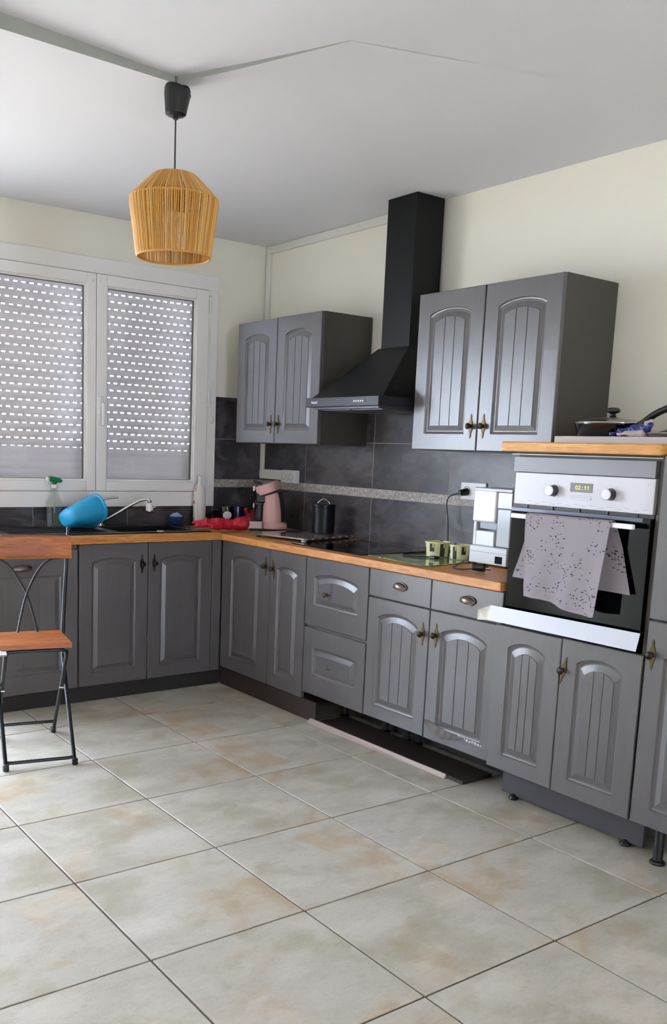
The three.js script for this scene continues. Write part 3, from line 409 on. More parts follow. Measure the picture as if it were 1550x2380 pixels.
// ---------------------------------------------------------------- cooker hood
{
  const g = thing('cooker_hood', 'black pyramid cooker hood with square chimney up to the ceiling', 'cooker hood', [0, 0, 0]), z0 = 1.163, z1 = 1.724, x0 = -0.54, xb = -0.0095;
  mesh('lip', bx(x0, xb, 1.609, 1.655, z0, z1, 0.003), M.hoodLip, g);
  mesh('pyramid', rings([[[x0 + 0.03, 1.655, z0 + 0.012], [x0 + 0.03, 1.655, z1 - 0.004], [xb, 1.655, z1 - 0.004], [xb, 1.655, z0 + 0.012]], [[-0.222, 1.918, 1.346], [-0.222, 1.918, 1.568], [xb, 1.918, 1.568], [xb, 1.918, 1.346]]]), M.hoodPaint, g);
  mesh('chimney', bx(-0.21, -0.022, 1.915, 2.648, 1.352, 1.56, 0.002), M.hoodPaint, g);
  mesh('underside', bx(x0 + 0.03, xb - 0.02, 1.599, 1.61, z0 + 0.03, z1 - 0.03, 0.002), mat('#5c5c60', 0.45, { metalness: 0.6 }), g);
  for (const k of [0, 1]) mesh('grease_filter', bx(x0 + 0.07, -0.1, 1.595, 1.6, z0 + 0.05 + k * 0.235, z0 + 0.275 + k * 0.235, 0.001), mat('#6d6d70', 0.4, { metalness: 0.8 }), g);
  mesh('button_plate', bx(x0 - 0.0012, x0 + 0.002, 1.624, 1.64, 1.535, 1.635, 0.0008), M.blackPlastic, g);
  for (let i = 0; i < 5; i++) mesh('button', drum(0.0048, 0, 0.004, 0.001, 16).rotateZ(Math.PI / 2).translate(x0 - 0.001, 1.632, 1.552 + i * 0.0165), mat('#c9c9cf', 0.3, { metalness: 0.4 }), g);
  mesh('badge', merge([bx(x0 - 0.0012, x0, 1.627, 1.631, 1.215, 1.262, 0), bx(x0 - 0.0012, x0, 1.631, 1.639, 1.215, 1.219, 0), bx(x0 - 0.0012, x0, 1.631, 1.637, 1.226, 1.229, 0), bx(x0 - 0.0012, x0, 1.631, 1.637, 1.237, 1.24, 0), bx(x0 - 0.0012, x0, 1.631, 1.637, 1.247, 1.25, 0), bx(x0 - 0.0012, x0, 1.631, 1.639, 1.258, 1.262, 0)]), mat('#d5d5d8', 0.4), g);
}

// ---------------------------------------------------------------- oven and towel
function canvasTexture(w, h, draw) { const c = document.createElement('canvas'); c.width = w; c.height = h; const x = c.getContext('2d'); draw(x, w, h); const t = new THREE.CanvasTexture(c); t.colorSpace = THREE.SRGBColorSpace; return t; }
{
  const g = thing('oven', 'built-in oven with white control panel and black glass door', 'oven', [0, 0, 0]), z0 = 2.622, z1 = 3.219, X = -0.607;
  mesh('control_panel', bx(X - 0.004, X + 0.02, 1.2135, 1.335, z0, z1, 0.003), mat('#d0ced4', 0.35), g);
  for (const z of [2.806, 3.05]) { const k = mesh('knob', lathe([[0, 0.03], [0.0165, 0.03], [0.0185, 0.028], [0.0185, 0.026]], 36).rotateZ(Math.PI / 2).translate(X - 0.004, 1.273, z), mat('#e4e3e6', 0.3), g); mesh('knob_skirt', lathe([[0.0185, 0.026], [0.0195, 0.02], [0.0195, 0.006], [0.022, 0.0]], 36).rotateZ(Math.PI / 2).translate(X - 0.004, 1.273, z), mat('#4a484c', 0.3, { metalness: 0.6 }), k);
    for (let i = 0; i < 7; i++) { const a = -2.2 + i * 0.73; mesh('dial_mark', pbox(X - 0.0044, X - 0.004, 1.273 + 0.032 * Math.cos(a) - 0.001, 1.273 + 0.032 * Math.cos(a) + 0.001, z + 0.032 * Math.sin(a) - 0.001, z + 0.032 * Math.sin(a) + 0.001), mat('#8b8a90', 0.5), g); } }
  const tex = canvasTexture(256, 96, (c, w, h) => { c.fillStyle = '#77757a'; c.fillRect(0, 0, w, h); c.fillStyle = '#f4ee2a'; c.font = 'bold 58px monospace'; c.textAlign = 'center'; c.textBaseline = 'middle'; c.fillText('02:11', w * 0.55, h * 0.52); });
  const glow = canvasTexture(256, 96, (c, w, h) => { c.fillStyle = '#000'; c.fillRect(0, 0, w, h); c.fillStyle = '#f4ee2a'; c.font = 'bold 58px monospace'; c.textAlign = 'center'; c.textBaseline = 'middle'; c.fillText('02:11', w * 0.55, h * 0.52); });
  const dg = new THREE.PlaneGeometry(0.092, 0.03); dg.rotateY(-Math.PI / 2); dg.translate(X - 0.0052, 1.29, 2.927); const disp = mesh('display', dg, mat('#ffffff', 0.2, { map: tex, emissive: '#ffffff', emissiveMap: glow, emissiveIntensity: 0.5 }), g); mesh('display_bezel', bx(X - 0.005, X - 0.003, 1.2735, 1.3065, 2.879, 2.975, 0.0005), mat('#6c6a70', 0.3), disp);
  mesh('button_bar', merge([bx(X - 0.0075, X - 0.003, 1.247, 1.2545, 2.884, 2.972, 0.0015), bx(X - 0.0065, X - 0.003, 1.259, 1.262, 2.884, 2.972, 0.001)]), mat('#cfced4', 0.3), g);
  { const R = rng(2), p = []; for (let i = 0; i < 16; i++) { const z = z0 + 0.03 + i * 0.035; p.push(pbox(X - 0.0044, X - 0.0038, 1.222 + (i % 2) * 0.006, 1.2232 + (i % 2) * 0.006, z, z + 0.024)); } mesh('vent_print', merge(p), mat('#9a99a0', 0.5), g); }
  mesh('vent_gap', bx(X + 0.006, X + 0.02, 1.2, 1.2135, z0, z1, 0), M.blackPlastic, g); for (let i = 0; i < 5; i++) mesh('vent_spacer', bx(X + 0.002, X + 0.008, 1.2, 1.2135, z0 + 0.06 + i * 0.118, z0 + 0.064 + i * 0.118, 0), mat('#4a4a50', 0.5), g);
  const d = mesh('door', bx(X - 0.012, X + 0.016, 0.775, 1.2, z0, z1, 0.003), M.blackGlass, g); mesh('door_top_trim', bx(X - 0.0135, X - 0.01, 1.186, 1.2, z0, z1 - 0.03, 0.001), mat('#5c6070', 0.3, { metalness: 0.3 }), d);
  mesh('handle', bx(-0.671, -0.654, 1.162, 1.18, 2.662, 3.186, 0.004), mat('#f0f0f2', 0.3), d); for (const z of [2.685, 3.11]) mesh('handle_post', bx(-0.655, X - 0.01, 1.164, 1.178, z - 0.01, z + 0.01, 0.002), mat('#33353c', 0.4), d);
  mesh('cavity', bx(X + 0.02, -0.1, 0.775, 1.335, z0 + 0.004, z1 - 0.004, 0), M.blackPlastic, g);
}
{ // tea towel over the oven handle
  const R = rng(31); const tex = canvasTexture(1024, 1024, (c, w, h) => { c.fillStyle = '#938a90'; c.fillRect(0, 0, w, h); for (let i = 0; i < 5000; i++) { c.fillStyle = R() < 0.5 ? 'rgba(185,176,180,0.35)' : 'rgba(140,130,136,0.35)'; c.fillRect(R() * w, R() * h, 3, 2); } c.fillStyle = '#2b2a33'; let cx = 0, cy = 0; for (let i = 0; i < 520; i++) { if (i % 7 === 0) { cx = R() * w; cy = R() * h; } const x = cx + (R() - 0.5) * 150, y = cy + (R() - 0.5) * 80, L = 5 + R() * 10, a = (R() - 0.5) * 0.5; c.save(); c.translate(x, y); c.rotate(a); c.beginPath(); c.ellipse(0, 0, L, 1.8 + R() * 2, 0, 0, 7); c.fill(); c.restore(); } });
  const nz = noiseGrid(91, 64);
  const path = [[-0.624, 0.0, 0], [-0.632, 0.5, 0], [-0.643, 0.96, 0], [-0.652, 1.0, 0]];
  const g = sheet((u, v) => {
    let x, y, a, b; const top = 1.1835, amp = (t) => 0.010 * t * Math.sin(u * 15 + t * 2) + 0.005 * t * (fbm(nz, u * 5, t * 4, 3) - 0.5) * 3;
    if (v < 0.36) { const t = 1 - v / 0.36; y = lerp(top - 0.006, lerp(0.93, 0.935, u), t); x = -0.648 + 0.016 * Math.min(1, t * 3) + amp(t) * 0.5; a = lerp(2.74, 2.655, t); b = lerp(3.105, 3.178, t); }
    else if (v < 0.42) { const q = (v - 0.36) / 0.06 * Math.PI; x = -0.6625 + 0.0135 * Math.cos(q); y = top - 0.006 + 0.0085 * Math.sin(q); a = 2.74; b = 3.105; }
    else { const t = (v - 0.42) / 0.58; y = lerp(top - 0.006, lerp(0.872, 0.846, u) + 0.008 * Math.sin(u * 6), t); x = -0.677 - 0.004 * Math.min(1, t * 3) + amp(t) - 0.008 * t; a = lerp(2.74, 2.757, t); b = lerp(3.105, 3.082, t); }
    return [x, y, lerp(a, b, u)];
  }, 60, 90, 0.0025);
  tag(mesh('tea_towel', g, mat('#ffffff', 0.9, { map: tex, side: THREE.DoubleSide, sheen: 0.3 })), 'grey tea towel with dark dashes hanging over the oven handle', 'towel');
}

// ---------------------------------------------------------------- pendant lamp
{
  const g = thing('pendant_lamp', 'woven rattan pendant lamp hanging on a black cord', 'lamp', [-1.79, 0, 2.0]);
  mesh('ceiling_hook', merge([rod([0, 2.632, 0], [0, 2.65, 0], 0.003), tube([[0, 2.636, 0], [0.009, 2.63, 0], [0.009, 2.621, 0], [0, 2.617, 0], [-0.004, 2.622, 0]], 0.0017, 20, 6)]), M.screw, g);
  const cup = mesh('canopy', soften(rings((() => { const L = []; const P = [[0.030, 2.522, 0], [0.036, 2.526, 0], [0.0445, 2.586, 0.004], [0.046, 2.602, 0.007], [0.044, 2.606, 0.008]]; for (const [r, y, k] of P) { const q = []; for (let i = 0; i < 28; i++) { const a = i / 28 * Math.PI * 2; q.push([r * Math.cos(a) + k, y - k * 1.6 * Math.cos(a) / 1 * (y > 2.55 ? 1.2 : 0), r * Math.sin(a)]); } L.push(q.reverse()); } return L; })()), 0.7), M.blackPlastic, g);
  mesh('strain_relief', rod([0, 2.51, 0], [0, 2.53, 0], 0.009), M.blackPlastic, cup); mesh('canopy_hanger', tube([[0.0, 2.605, 0], [0.004, 2.618, 0], [0.02, 2.62, 0.01], [0.036, 2.617, 0.018], [0.042, 2.6, 0.022]], 0.004, 24, 8), M.blackPlastic, cup);
  mesh('cord', rod([0, 2.25, 0], [0, 2.515, 0], 0.0028), M.blackPlastic, g);
  const raf = ['#d9a658', '#cf9745', '#e0b36b', '#c58c3c'].map((c) => mat(c, 0.7, { transmission: 0.12, thickness: 0 }));
  const shade_ = mesh('shade_frame', merge([[0.072, 2.323], [0.153, 2.243], [0.128, 2.05], [0.144, 2.17]].map(([r, y]) => { const t = new THREE.TorusGeometry(r, y === 2.17 ? 0.0012 : 0.004, 8, 64); t.rotateX(Math.PI / 2); t.translate(0, y, 0); return t; })), raf[1], g);
  const N = 124, R = rng(6), base = [0.98, 1, 1.02].map((k) => tube([[0.072, 2.325, 0], [0.076, 2.323, 0], [0.112, 2.288, 0], [0.1515, 2.249, 0], [0.1555, 2.241, 0], [0.1495 * 1, 2.19, 0], [0.139, 2.12, 0], [0.1315, 2.056, 0], [0.128, 2.048, 0]], 0.0031 * k, 22, 5, false, 0.2));
  for (let i = 0; i < N; i++) { const c = mesh('cane', base[i % 3], raf[Math.floor(R() * 4)], shade_); c.rotation.y = i / N * Math.PI * 2 + (R() - 0.5) * 0.02; }
  mesh('spider', merge([0, 1, 2].map((i) => { const a = i / 3 * Math.PI * 2 + 0.3; return rod([0, 2.323, 0], [0.073 * Math.cos(a), 2.323, 0.073 * Math.sin(a)], 0.0018); })), M.blackMetal, shade_);
  mesh('bulb_holder', drum(0.021, 2.205, 2.275, 0.004, 28), mat('#3a2420', 0.45), g);
  mesh('bulb', lathe([[0, 2.1], [0.018, 2.103], [0.03, 2.118], [0.0335, 2.14], [0.028, 2.165], [0.016, 2.19], [0.0135, 2.205], [0, 2.205]], 32), mat('#f3efe6', 0.15, { clearcoat: 0.5 }), g);
}

// ---------------------------------------------------------------- folding bistro chair
{
  const g = thing('folding_chair', 'folding bistro chair with dark metal frame and orange-brown wooden seat and back', 'chair', [-1.983, 0, 1.118], -0.224);
  for (const s of [-1, 1]) {
    mesh('leg', merge([tube([[s * 0.2, 0.985, -0.225], [s * 0.188, 0.86, -0.2], [s * 0.166, 0.62, -0.155], [s * 0.155, 0.48, -0.118], [s * 0.15, 0.41, -0.075], [s * 0.148, 0.3, 0.01], [s * 0.146, 0.13, 0.145], [s * 0.145, 0.0, 0.245]], 0.0095, 70, 12, false, 0.3), new THREE.SphereGeometry(0.011, 16, 12).translate(s * 0.2, 0.988, -0.225)]), M.navyMetal, g);
    mesh('leg', tube([[s * 0.128, 0.482, 0.12], [s * 0.13, 0.455, 0.115], [s * 0.13, 0.24, -0.055], [s * 0.13, 0.0, -0.243]], 0.009, 50, 12, false, 0.3), M.navyMetal, g);
    mesh('rivet', rod([s * 0.12, 0.285, 0.0], [s * 0.16, 0.285, 0.0], 0.005), M.screw, g);
    for (const [x, z] of [[s * 0.145, 0.243], [s * 0.13, -0.24]]) mesh('rubber_foot', drum(0.0135, 0, 0.028, 0.003, 20).translate(x, 0.0, z), M.blackPlastic, g);
  }
  mesh('front_rung', tube([[-0.145, 0.03, 0.222], [-0.12, 0.026, 0.224], [0.12, 0.026, 0.224], [0.145, 0.03, 0.222]], 0.0075, 30, 10, false, 0.1), M.navyMetal, g);
  mesh('rear_rung', rod([-0.13, 0.07, -0.19], [0.13, 0.07, -0.19], 0.0075), M.navyMetal, g);
  mesh('seat_support', tube([[-0.128, 0.465, 0.116], [-0.11, 0.486, 0.116], [0.11, 0.486, 0.116], [0.128, 0.465, 0.116]], 0.0085, 40, 10, false, 0.2), M.navyMetal, g);
  for (let k = 0; k < 4; k++) { const z0 = -0.165 + k * 0.0765; mesh('seat_slat', uvBox(bx(-0.153, 0.153, 0.498, 0.519, z0, z0 + 0.0735, 0.003), 'x', k * 0.4, k * 0.31), M.chairWood, g); }
  for (const s of [-1, 1]) mesh('seat_rail', bx(s * 0.115 - 0.008, s * 0.115 + 0.008, 0.482, 0.4985, -0.15, 0.12, 0.002), M.navyMetal, g);
  mesh('seat_bracket', merge([bx(-0.152, -0.125, 0.478, 0.498, 0.09, 0.14, 0.003), rod([-0.15, 0.482, 0.132], [-0.125, 0.482, 0.132], 0.009)]), M.screw, g);
  const br = sheet((u, v) => { const x = lerp(-0.208, 0.208, u); return [x, lerp(0.958, 0.852, v), -0.196 - 0.014 * (1 - Math.pow(u * 2 - 1, 2)) - 0.022 * (1 - v) + 0.012]; }, 24, 6, 0.016); { const p = br.attributes.position, uv = br.attributes.uv; for (let i = 0; i < p.count; i++) uv.setXY(i, p.getX(i) + 0.5, p.getY(i)); }
  mesh('backrest', br, M.chairWood, g);
  for (const s of [-1, 1]) mesh('back_wire', tube([[s * 0.16, 0.853, -0.2], [s * 0.115, 0.848, -0.204], [s * 0.07, 0.815, -0.2], [s * 0.02, 0.735, -0.185 + s * 0.004], [s * -0.015, 0.645, -0.166 + s * 0.004], [s * -0.052, 0.485, -0.135]], 0.0055, 50, 10), M.navyMetal, g);
}

// ---------------------------------------------------------------- things on the sink worktop
const SY = WW + 0.007;
{ // clear spray bottle
  const g = thing('spray_bottle', 'clear spray bottle with green trigger head by the window', 'spray bottle', [-1.455, WW + 0.0066, 0.075], 0.3);
  g.scale.setScalar(1.06); const P = mat('#f2f4f2', 0.08, { transmission: 0.92, thickness: 0, ior: 1.4 });
  const ring = (w, d, y) => { const q = []; for (let i = 0; i < 32; i++) { const a = -i / 32 * Math.PI * 2, c = Math.cos(a), s = Math.sin(a); q.push([w * Math.sign(c) * Math.pow(Math.abs(c), 0.55), y, d * Math.sign(s) * Math.pow(Math.abs(s), 0.55)]); } return q; };
  mesh('bottle', soften(rings([ring(0.038, 0.022, 0), ring(0.042, 0.025, 0.006), ring(0.042, 0.025, 0.125), ring(0.038, 0.023, 0.14), ring(0.017, 0.014, 0.175), ring(0.013, 0.013, 0.185), ring(0.013, 0.013, 0.21)]), 0.9), P, g);
  mesh('liquid', soften(rings([ring(0.037, 0.021, 0.004), ring(0.039, 0.0225, 0.01), ring(0.039, 0.0225, 0.075), ring(0.039, 0.0225, 0.0752)]), 0.9), mat('#dfe5dc', 0.1, { transmission: 0.8, thickness: 0 }), g);
  mesh('label', merge([bx(-0.0385, -0.03, 0.015, 0.03, 0.0235, 0.0258, 0), bx(-0.0385, -0.031, 0.034, 0.06, 0.0235, 0.0258, 0), bx(-0.0385, -0.03, 0.064, 0.078, 0.0235, 0.0258, 0), bx(-0.0385, -0.0315, 0.082, 0.104, 0.0235, 0.0258, 0)]), mat('#46474a', 0.5), g);
  mesh('collar', drum(0.017, 0.207, 0.227, 0.002, 28), M.whitePlastic, g);
  const h = mesh('trigger_head', soften(rings([[-0.04, 0.012, 0.009, 0.256], [-0.034, 0.014, 0.012, 0.257], [0, 0.016, 0.0145, 0.252], [0.03, 0.014, 0.012, 0.248], [0.047, 0.008, 0.008, 0.244]].map(([x, ry, rz, y]) => { const q = []; for (let i = 0; i < 20; i++) { const a = i / 20 * Math.PI * 2; q.push([x, y + ry * Math.sin(a), rz * Math.cos(a)]); } return q; })), 1), mat('#12753c', 0.4), g); mesh('neck', drum(0.012, 0.224, 0.246, 0.002, 20), mat('#12753c', 0.4), h);
  mesh('nozzle', bx(-0.052, -0.038, 0.245, 0.265, -0.009, 0.009, 0.002), M.whitePlastic, g); mesh('trigger', tube([[-0.024, 0.247, 0], [-0.036, 0.238, 0], [-0.047, 0.226, 0], [-0.056, 0.214, 0]], 0.004, 16, 8), M.whitePlastic, g);
  mesh('dip_tube', rod([0, 0.012, 0], [0, 0.21, 0], 0.003), mat('#e8eae8', 0.3, { transmission: 0.5, thickness: 0 }), g);
}
{ // blue basin lying on its side
  const blue = mat('#1f93c2', 0.42); const g = thing('washing_up_bowl', 'bright blue plastic bowl tipped on its side in the sink', 'bowl', [-1.39, SY + 0.08, 0.27]);
  const sq = (r, z, e = 0.75) => { const q = []; for (let i = 0; i < 48; i++) { const a = i / 48 * Math.PI * 2, c = Math.cos(a), s = Math.sin(a); q.push([r * 0.66 * Math.sign(c) * Math.pow(Math.abs(c), e), z, r * 0.95 * Math.sign(s) * Math.pow(Math.abs(s), e)]); } return q; };
  const out = [[0.0, -0.1], [0.05, -0.1], [0.068, -0.092], [0.08, -0.07], [0.114, 0.06], [0.119, 0.084], [0.128, 0.087], [0.13, 0.095], [0.126, 0.098], [0.116, 0.095], [0.11, 0.06], [0.076, -0.068], [0.05, -0.093], [0, -0.093]].map(([r, z]) => sq(Math.max(r, 0.001), z)).map((q) => q.slice().reverse());
  const b = mesh('bowl', soften(rings(out, false, false), 0.7), blue, g); b.quaternion.setFromUnitVectors(V3(0, 1, 0), V3(0.9, 0.16, -0.36).normalize()); g.updateMatrixWorld(true); g.position.y += SY + 0.0035 - new THREE.Box3().setFromObject(g, true).min.y;   // rests on the drainer ribs
}
{ // small blue cup with white scourer
  const g = thing('small_bowl', 'small dark blue bowl holding a white scrubber beside the white bottle', 'bowl', [-0.69, SY, 0.1]);
  mesh('bowl', lathe([[0, 0], [0.03, 0], [0.045, 0.012], [0.06, 0.05], [0.061, 0.056], [0.058, 0.056], [0.043, 0.016], [0, 0.006]], 40), mat('#27406b', 0.35, { clearcoat: 0.4 }), g);
  mesh('scrubber', blob([[[-0.02, 0.035, 0], [0.02, 0.036, 0.005], 0.028, 0.026], [[0, 0.05, 0], [0.012, 0.056, 0], 0.022, 0.02]], 0.004, 0.006, 0.01, 4), mat('#93a6c8', 0.8), g);
}
{ // white bottle
  const tex = canvasTexture(256, 512, (c, w, h) => { c.fillStyle = '#d8d3ce'; c.fillRect(0, 0, w, h); c.fillStyle = '#f2efec'; c.fillRect(40, 60, 70, 420); c.fillStyle = '#38383c'; c.font = 'bold 54px sans-serif'; c.fillText('2', 58, 120); c.fillRect(52, 128, 46, 8); c.strokeStyle = '#c9774a'; c.lineWidth = 7; c.strokeRect(50, 190, 50, 90); c.fillStyle = '#d58a62'; c.fillRect(50, 236, 50, 12); c.fillStyle = '#d0604a'; for (let i = 0; i < 9; i++) c.fillRect(52 + (i % 3) * 6, 300 + i * 18, 30 - (i % 2) * 12, 7); });
  const g = thing('detergent_bottle', 'tall white detergent bottle with orange print in the window corner', 'bottle', [-0.51, SY, 0.075]);
  const b = lathe([[0, 0], [0.032, 0], [0.036, 0.005], [0.036, 0.17], [0.033, 0.19], [0.02, 0.213], [0.0135, 0.222], [0.0135, 0.235], [0, 0.235]], 40); g.scale.set(1.08, 1.14, 1.08); b.rotateY(2.6); mesh('bottle', b, mat('#ffffff', 0.4, { map: tex }), g); mesh('cap', drum(0.0125, 0.232, 0.262, 0.002, 24), M.whitePlastic, g);
}
{ // mugs
  const navy = mat('#0d0d1c', 0.25, { clearcoat: 0.6 }), purple = mat('#24143d', 0.3, { clearcoat: 0.5 });
  const prof = [[0, 0], [0.046, 0], [0.05, 0.004], [0.052, 0.122], [0.051, 0.125], [0.049, 0.123], [0.047, 0.01], [0, 0.008]];
  const m1 = thing('mug', 'black mug with a white oval mark behind the red glove', 'mug', [-0.34, WT + 0.0005, 0.12]); mesh('mug_body', lathe(prof, 44), navy, m1); mesh('handle', tube([[-0.034, 0.1, -0.036], [-0.06, 0.098, -0.056], [-0.062, 0.055, -0.06], [-0.032, 0.028, -0.036]], 0.005, 30, 8), navy, m1);
  const dot = sheet((u, v) => { const a = -0.95 + (u - 0.5) * 1.1 * Math.sqrt(Math.max(0.02, 1 - Math.pow(2 * v - 1, 2))); return [0.0525 * Math.cos(a + 2.95), 0.05 + v * 0.048, 0.0525 * Math.sin(a + 2.95)]; }, 12, 12, 0.0006); mesh('mark', dot, mat('#d9d9de', 0.4), m1).userData.label = 'white oval mark';
  const m2 = thing('mug', 'dark purple mug right behind the black mug', 'mug', [-0.235, WT + 0.0005, 0.08]); mesh('mug_body', lathe(prof, 44), purple, m2); mesh('handle', tube([[0.04, 0.1, 0.028], [0.066, 0.098, 0.042], [0.068, 0.05, 0.044], [0.038, 0.028, 0.028]], 0.005, 30, 8), purple, m2);
}
{ // red rubber glove on the corner and a second one behind
  const red = mat('#b5142c', 0.5); const y = WW + 0.006;
  const A = [[[-0.47, y + 0.026, 0.42], [-0.4, y + 0.028, 0.43], 0.026, 0.034], [[-0.4, y + 0.03, 0.435], [-0.372, y + 0.034, 0.44], 0.034, 0.039], [[-0.53, y + 0.03, 0.41], [-0.47, y + 0.03, 0.42], 0.036, 0.029], [[-0.535, y + 0.034, 0.405], [-0.6, y + 0.04, 0.38], 0.02, 0.016], [[-0.6, y + 0.042, 0.38], [-0.66, y + 0.035, 0.35], 0.014, 0.01], [[-0.54, y + 0.03, 0.43], [-0.63, y + 0.03, 0.425], 0.017, 0.012], [[-0.63, y + 0.03, 0.425], [-0.685, y + 0.019, 0.42], 0.012, 0.009], [[-0.55, y + 0.022, 0.385], [-0.62, y + 0.024, 0.33], 0.014, 0.011], [[-0.54, y + 0.02, 0.44], [-0.6, y + 0.017, 0.46], 0.014, 0.01], [[-0.55, y + 0.045, 0.4], [-0.61, y + 0.052, 0.405], 0.015, 0.012], [[-0.61, y + 0.052, 0.405], [-0.67, y + 0.03, 0.41], 0.012, 0.009]];
  const g = tag(mesh('rubber_glove', blob(A, 0.0042, 0.006, 0.012, 8).translate(-0.075, 0.005, 0.038), red), 'bright red rubber glove lying on the worktop corner', 'glove');
  const B2 = [[[-0.165, y + 0.026, 0.2], [-0.22, y + 0.026, 0.205], 0.03, 0.03], [[-0.2, y + 0.045, 0.2], [-0.245, y + 0.095, 0.195], 0.03, 0.015], [[-0.18, y + 0.04, 0.2], [-0.19, y + 0.07, 0.2], 0.028, 0.022]];
  tag(mesh('red_cloth', blob(B2, 0.005, 0.012, 0.02, 12), mat('#7d1322', 0.6)), 'crumpled dark red cloth behind the pink coffee machine', 'cloth');
}

// ---------------------------------------------------------------- things on the cooker worktop
{ // pink capsule coffee machine
  const pink = mat('#c79a95', 0.38), pale = mat('#dcc3be', 0.38), g = thing('coffee_machine', 'pale pink capsule coffee machine with black lever in the corner', 'coffee machine', [-0.225, WT + 0.0005, 0.405], -0.6);
  const el = (cx, y, rx, rz, tilt = 0, n = 36) => { const q = []; for (let i = 0; i < n; i++) { const a = -i / n * Math.PI * 2; const X = rx * Math.cos(a); q.push([cx + X * Math.cos(tilt), y + X * Math.sin(tilt), rz * Math.sin(a)]); } return q; };
  mesh('base', bx(-0.105, 0.118, 0, 0.012, -0.075, 0.075, 0.005), M.blackPlastic, g);
  mesh('foot_block', soften(rings([el(0.045, 0.012, 0.078, 0.075), el(0.045, 0.04, 0.077, 0.074), el(0.045, 0.052, 0.07, 0.07)]), 0.6), pink, g);
  const body = mesh('body', soften(rings([el(0.038, 0.05, 0.068, 0.066), el(0.036, 0.1, 0.0655, 0.065), el(0.03, 0.17, 0.06, 0.062, 0.1), el(0.022, 0.222, 0.056, 0.06, 0.3)]), 0.8), pink, g);
  mesh('head', soften(rings([el(0.008, 0.228, 0.07, 0.068, 0.36), el(0.007, 0.232, 0.074, 0.072, 0.36), el(-0.008, 0.277, 0.074, 0.072, 0.36), el(-0.01, 0.283, 0.071, 0.069, 0.36), el(-0.012, 0.286, 0.045, 0.045, 0.36)]), 0.5), pink, g);
  mesh('seam', soften(rings([el(0.0085, 0.2265, 0.068, 0.067, 0.36), el(0.0075, 0.2285, 0.071, 0.069, 0.36), el(0.007, 0.2305, 0.068, 0.067, 0.36)]), 0.5), M.blackPlastic, g);
  mesh('lever', bx(-0.03, 0.03, -0.008, 0.008, -0.014, 0.014, 0.006).rotateZ(-0.35).translate(-0.062, 0.286, 0.012), M.blackPlastic, g); mesh('lever_hinge', bx(-0.092, -0.078, 0.236, 0.266, -0.012, 0.012, 0.004), pale, g);
  mesh('water_tank', soften(rings([[0.098, 0.055], [0.094, 0.12], [0.084, 0.19], [0.07, 0.24]].map(([x, y]) => [[x - 0.012, y, -0.05], [x - 0.012, y, 0.05], [x + 0.016, y, 0.04], [x + 0.016, y, -0.04]])), 0.4), mat('#1c1213', 0.25), g);
  mesh('brew_head', merge([bx(-0.07, -0.005, 0.165, 0.222, -0.04, 0.04, 0.01), bx(-0.078, -0.03, 0.15, 0.185, -0.03, 0.03, 0.008), rod([-0.052, 0.06, 0], [-0.05, 0.16, 0], 0.026, 0.03)]), M.blackPlastic, g);
  mesh('selector', new THREE.SphereGeometry(1, 20, 14).scale(0.009, 0.024, 0.02).translate(-0.083, 0.145, 0.018), M.steel, g);
  mesh('drip_tray', merge([bx(-0.128, -0.028, 0.006, 0.052, -0.052, 0.052, 0.008)]), pale, g); mesh('drip_grid', bx(-0.118, -0.035, 0.052, 0.0535, -0.042, 0.042, 0.0005), M.steel, g);
}
{ // pale striped tray with canister
  const nz = noiseGrid(64, 64), tex = makeTexture(256, 256, (u, v) => { const s = Math.sin(v * 46) > 0.1 && u > 0.42 - 0.2 * v ? 1 : 0; return s ? hex('#cfc4be') : mix3(hex('#4d4644'), hex('#6a625f'), fbm(nz, u * 12, v * 12)); });
  const g = thing('glass_tray', 'flat glass tray with pale stripes across the corner of the hob', 'tray', [-0.315, WT, 0.885], 0.2), w = 0.21, d = 0.2;
  const t = norm(bx(-w, w, 0.014, 0.023, -d, d, 0.003)); { const p = t.attributes.position, uv = t.attributes.uv; for (let i = 0; i < p.count; i++) uv.setXY(i, (p.getZ(i) / d + 1) / 2, (p.getX(i) / w + 1) / 2); } mesh('plate', t, mat('#ffffff', 0.12, { map: tex, clearcoat: 0.7 }), g);
  for (const [x, z] of [[-1, -1], [1, -1], [-1, 1], [1, 1]]) mesh('tray_foot', drum(0.014, 0, 0.015, 0.002, 20).translate(x * (w - 0.03), 0, z * (d - 0.03)), x < 0 && z > 0 ? M.whitePlastic : M.blackPlastic, g);
}
{ const g = thing('canister', 'black round canister with a silver lid handle against the tiles', 'canister', [-0.15, WT + 0.0235, 0.86]); mesh('can', drum(0.0665, 0, 0.148, 0.003, 48), mat('#0c0e16', 0.35, { specularIntensity: 0.5 }), g); const l = mesh('lid', lathe([[0.0675, 0.146], [0.0685, 0.15], [0.0685, 0.164], [0.066, 0.168], [0, 0.169]], 48), mat('#0c0e16', 0.35, { specularIntensity: 0.5 }), g); mesh('lid_handle', tube([[-0.034, 0.168, 0], [-0.028, 0.178, 0], [-0.012, 0.19, 0], [0, 0.196, 0], [0.012, 0.19, 0], [0.028, 0.178, 0], [0.034, 0.168, 0]], 0.0032, 36, 8).rotateY(-0.6), M.chrome, l); }
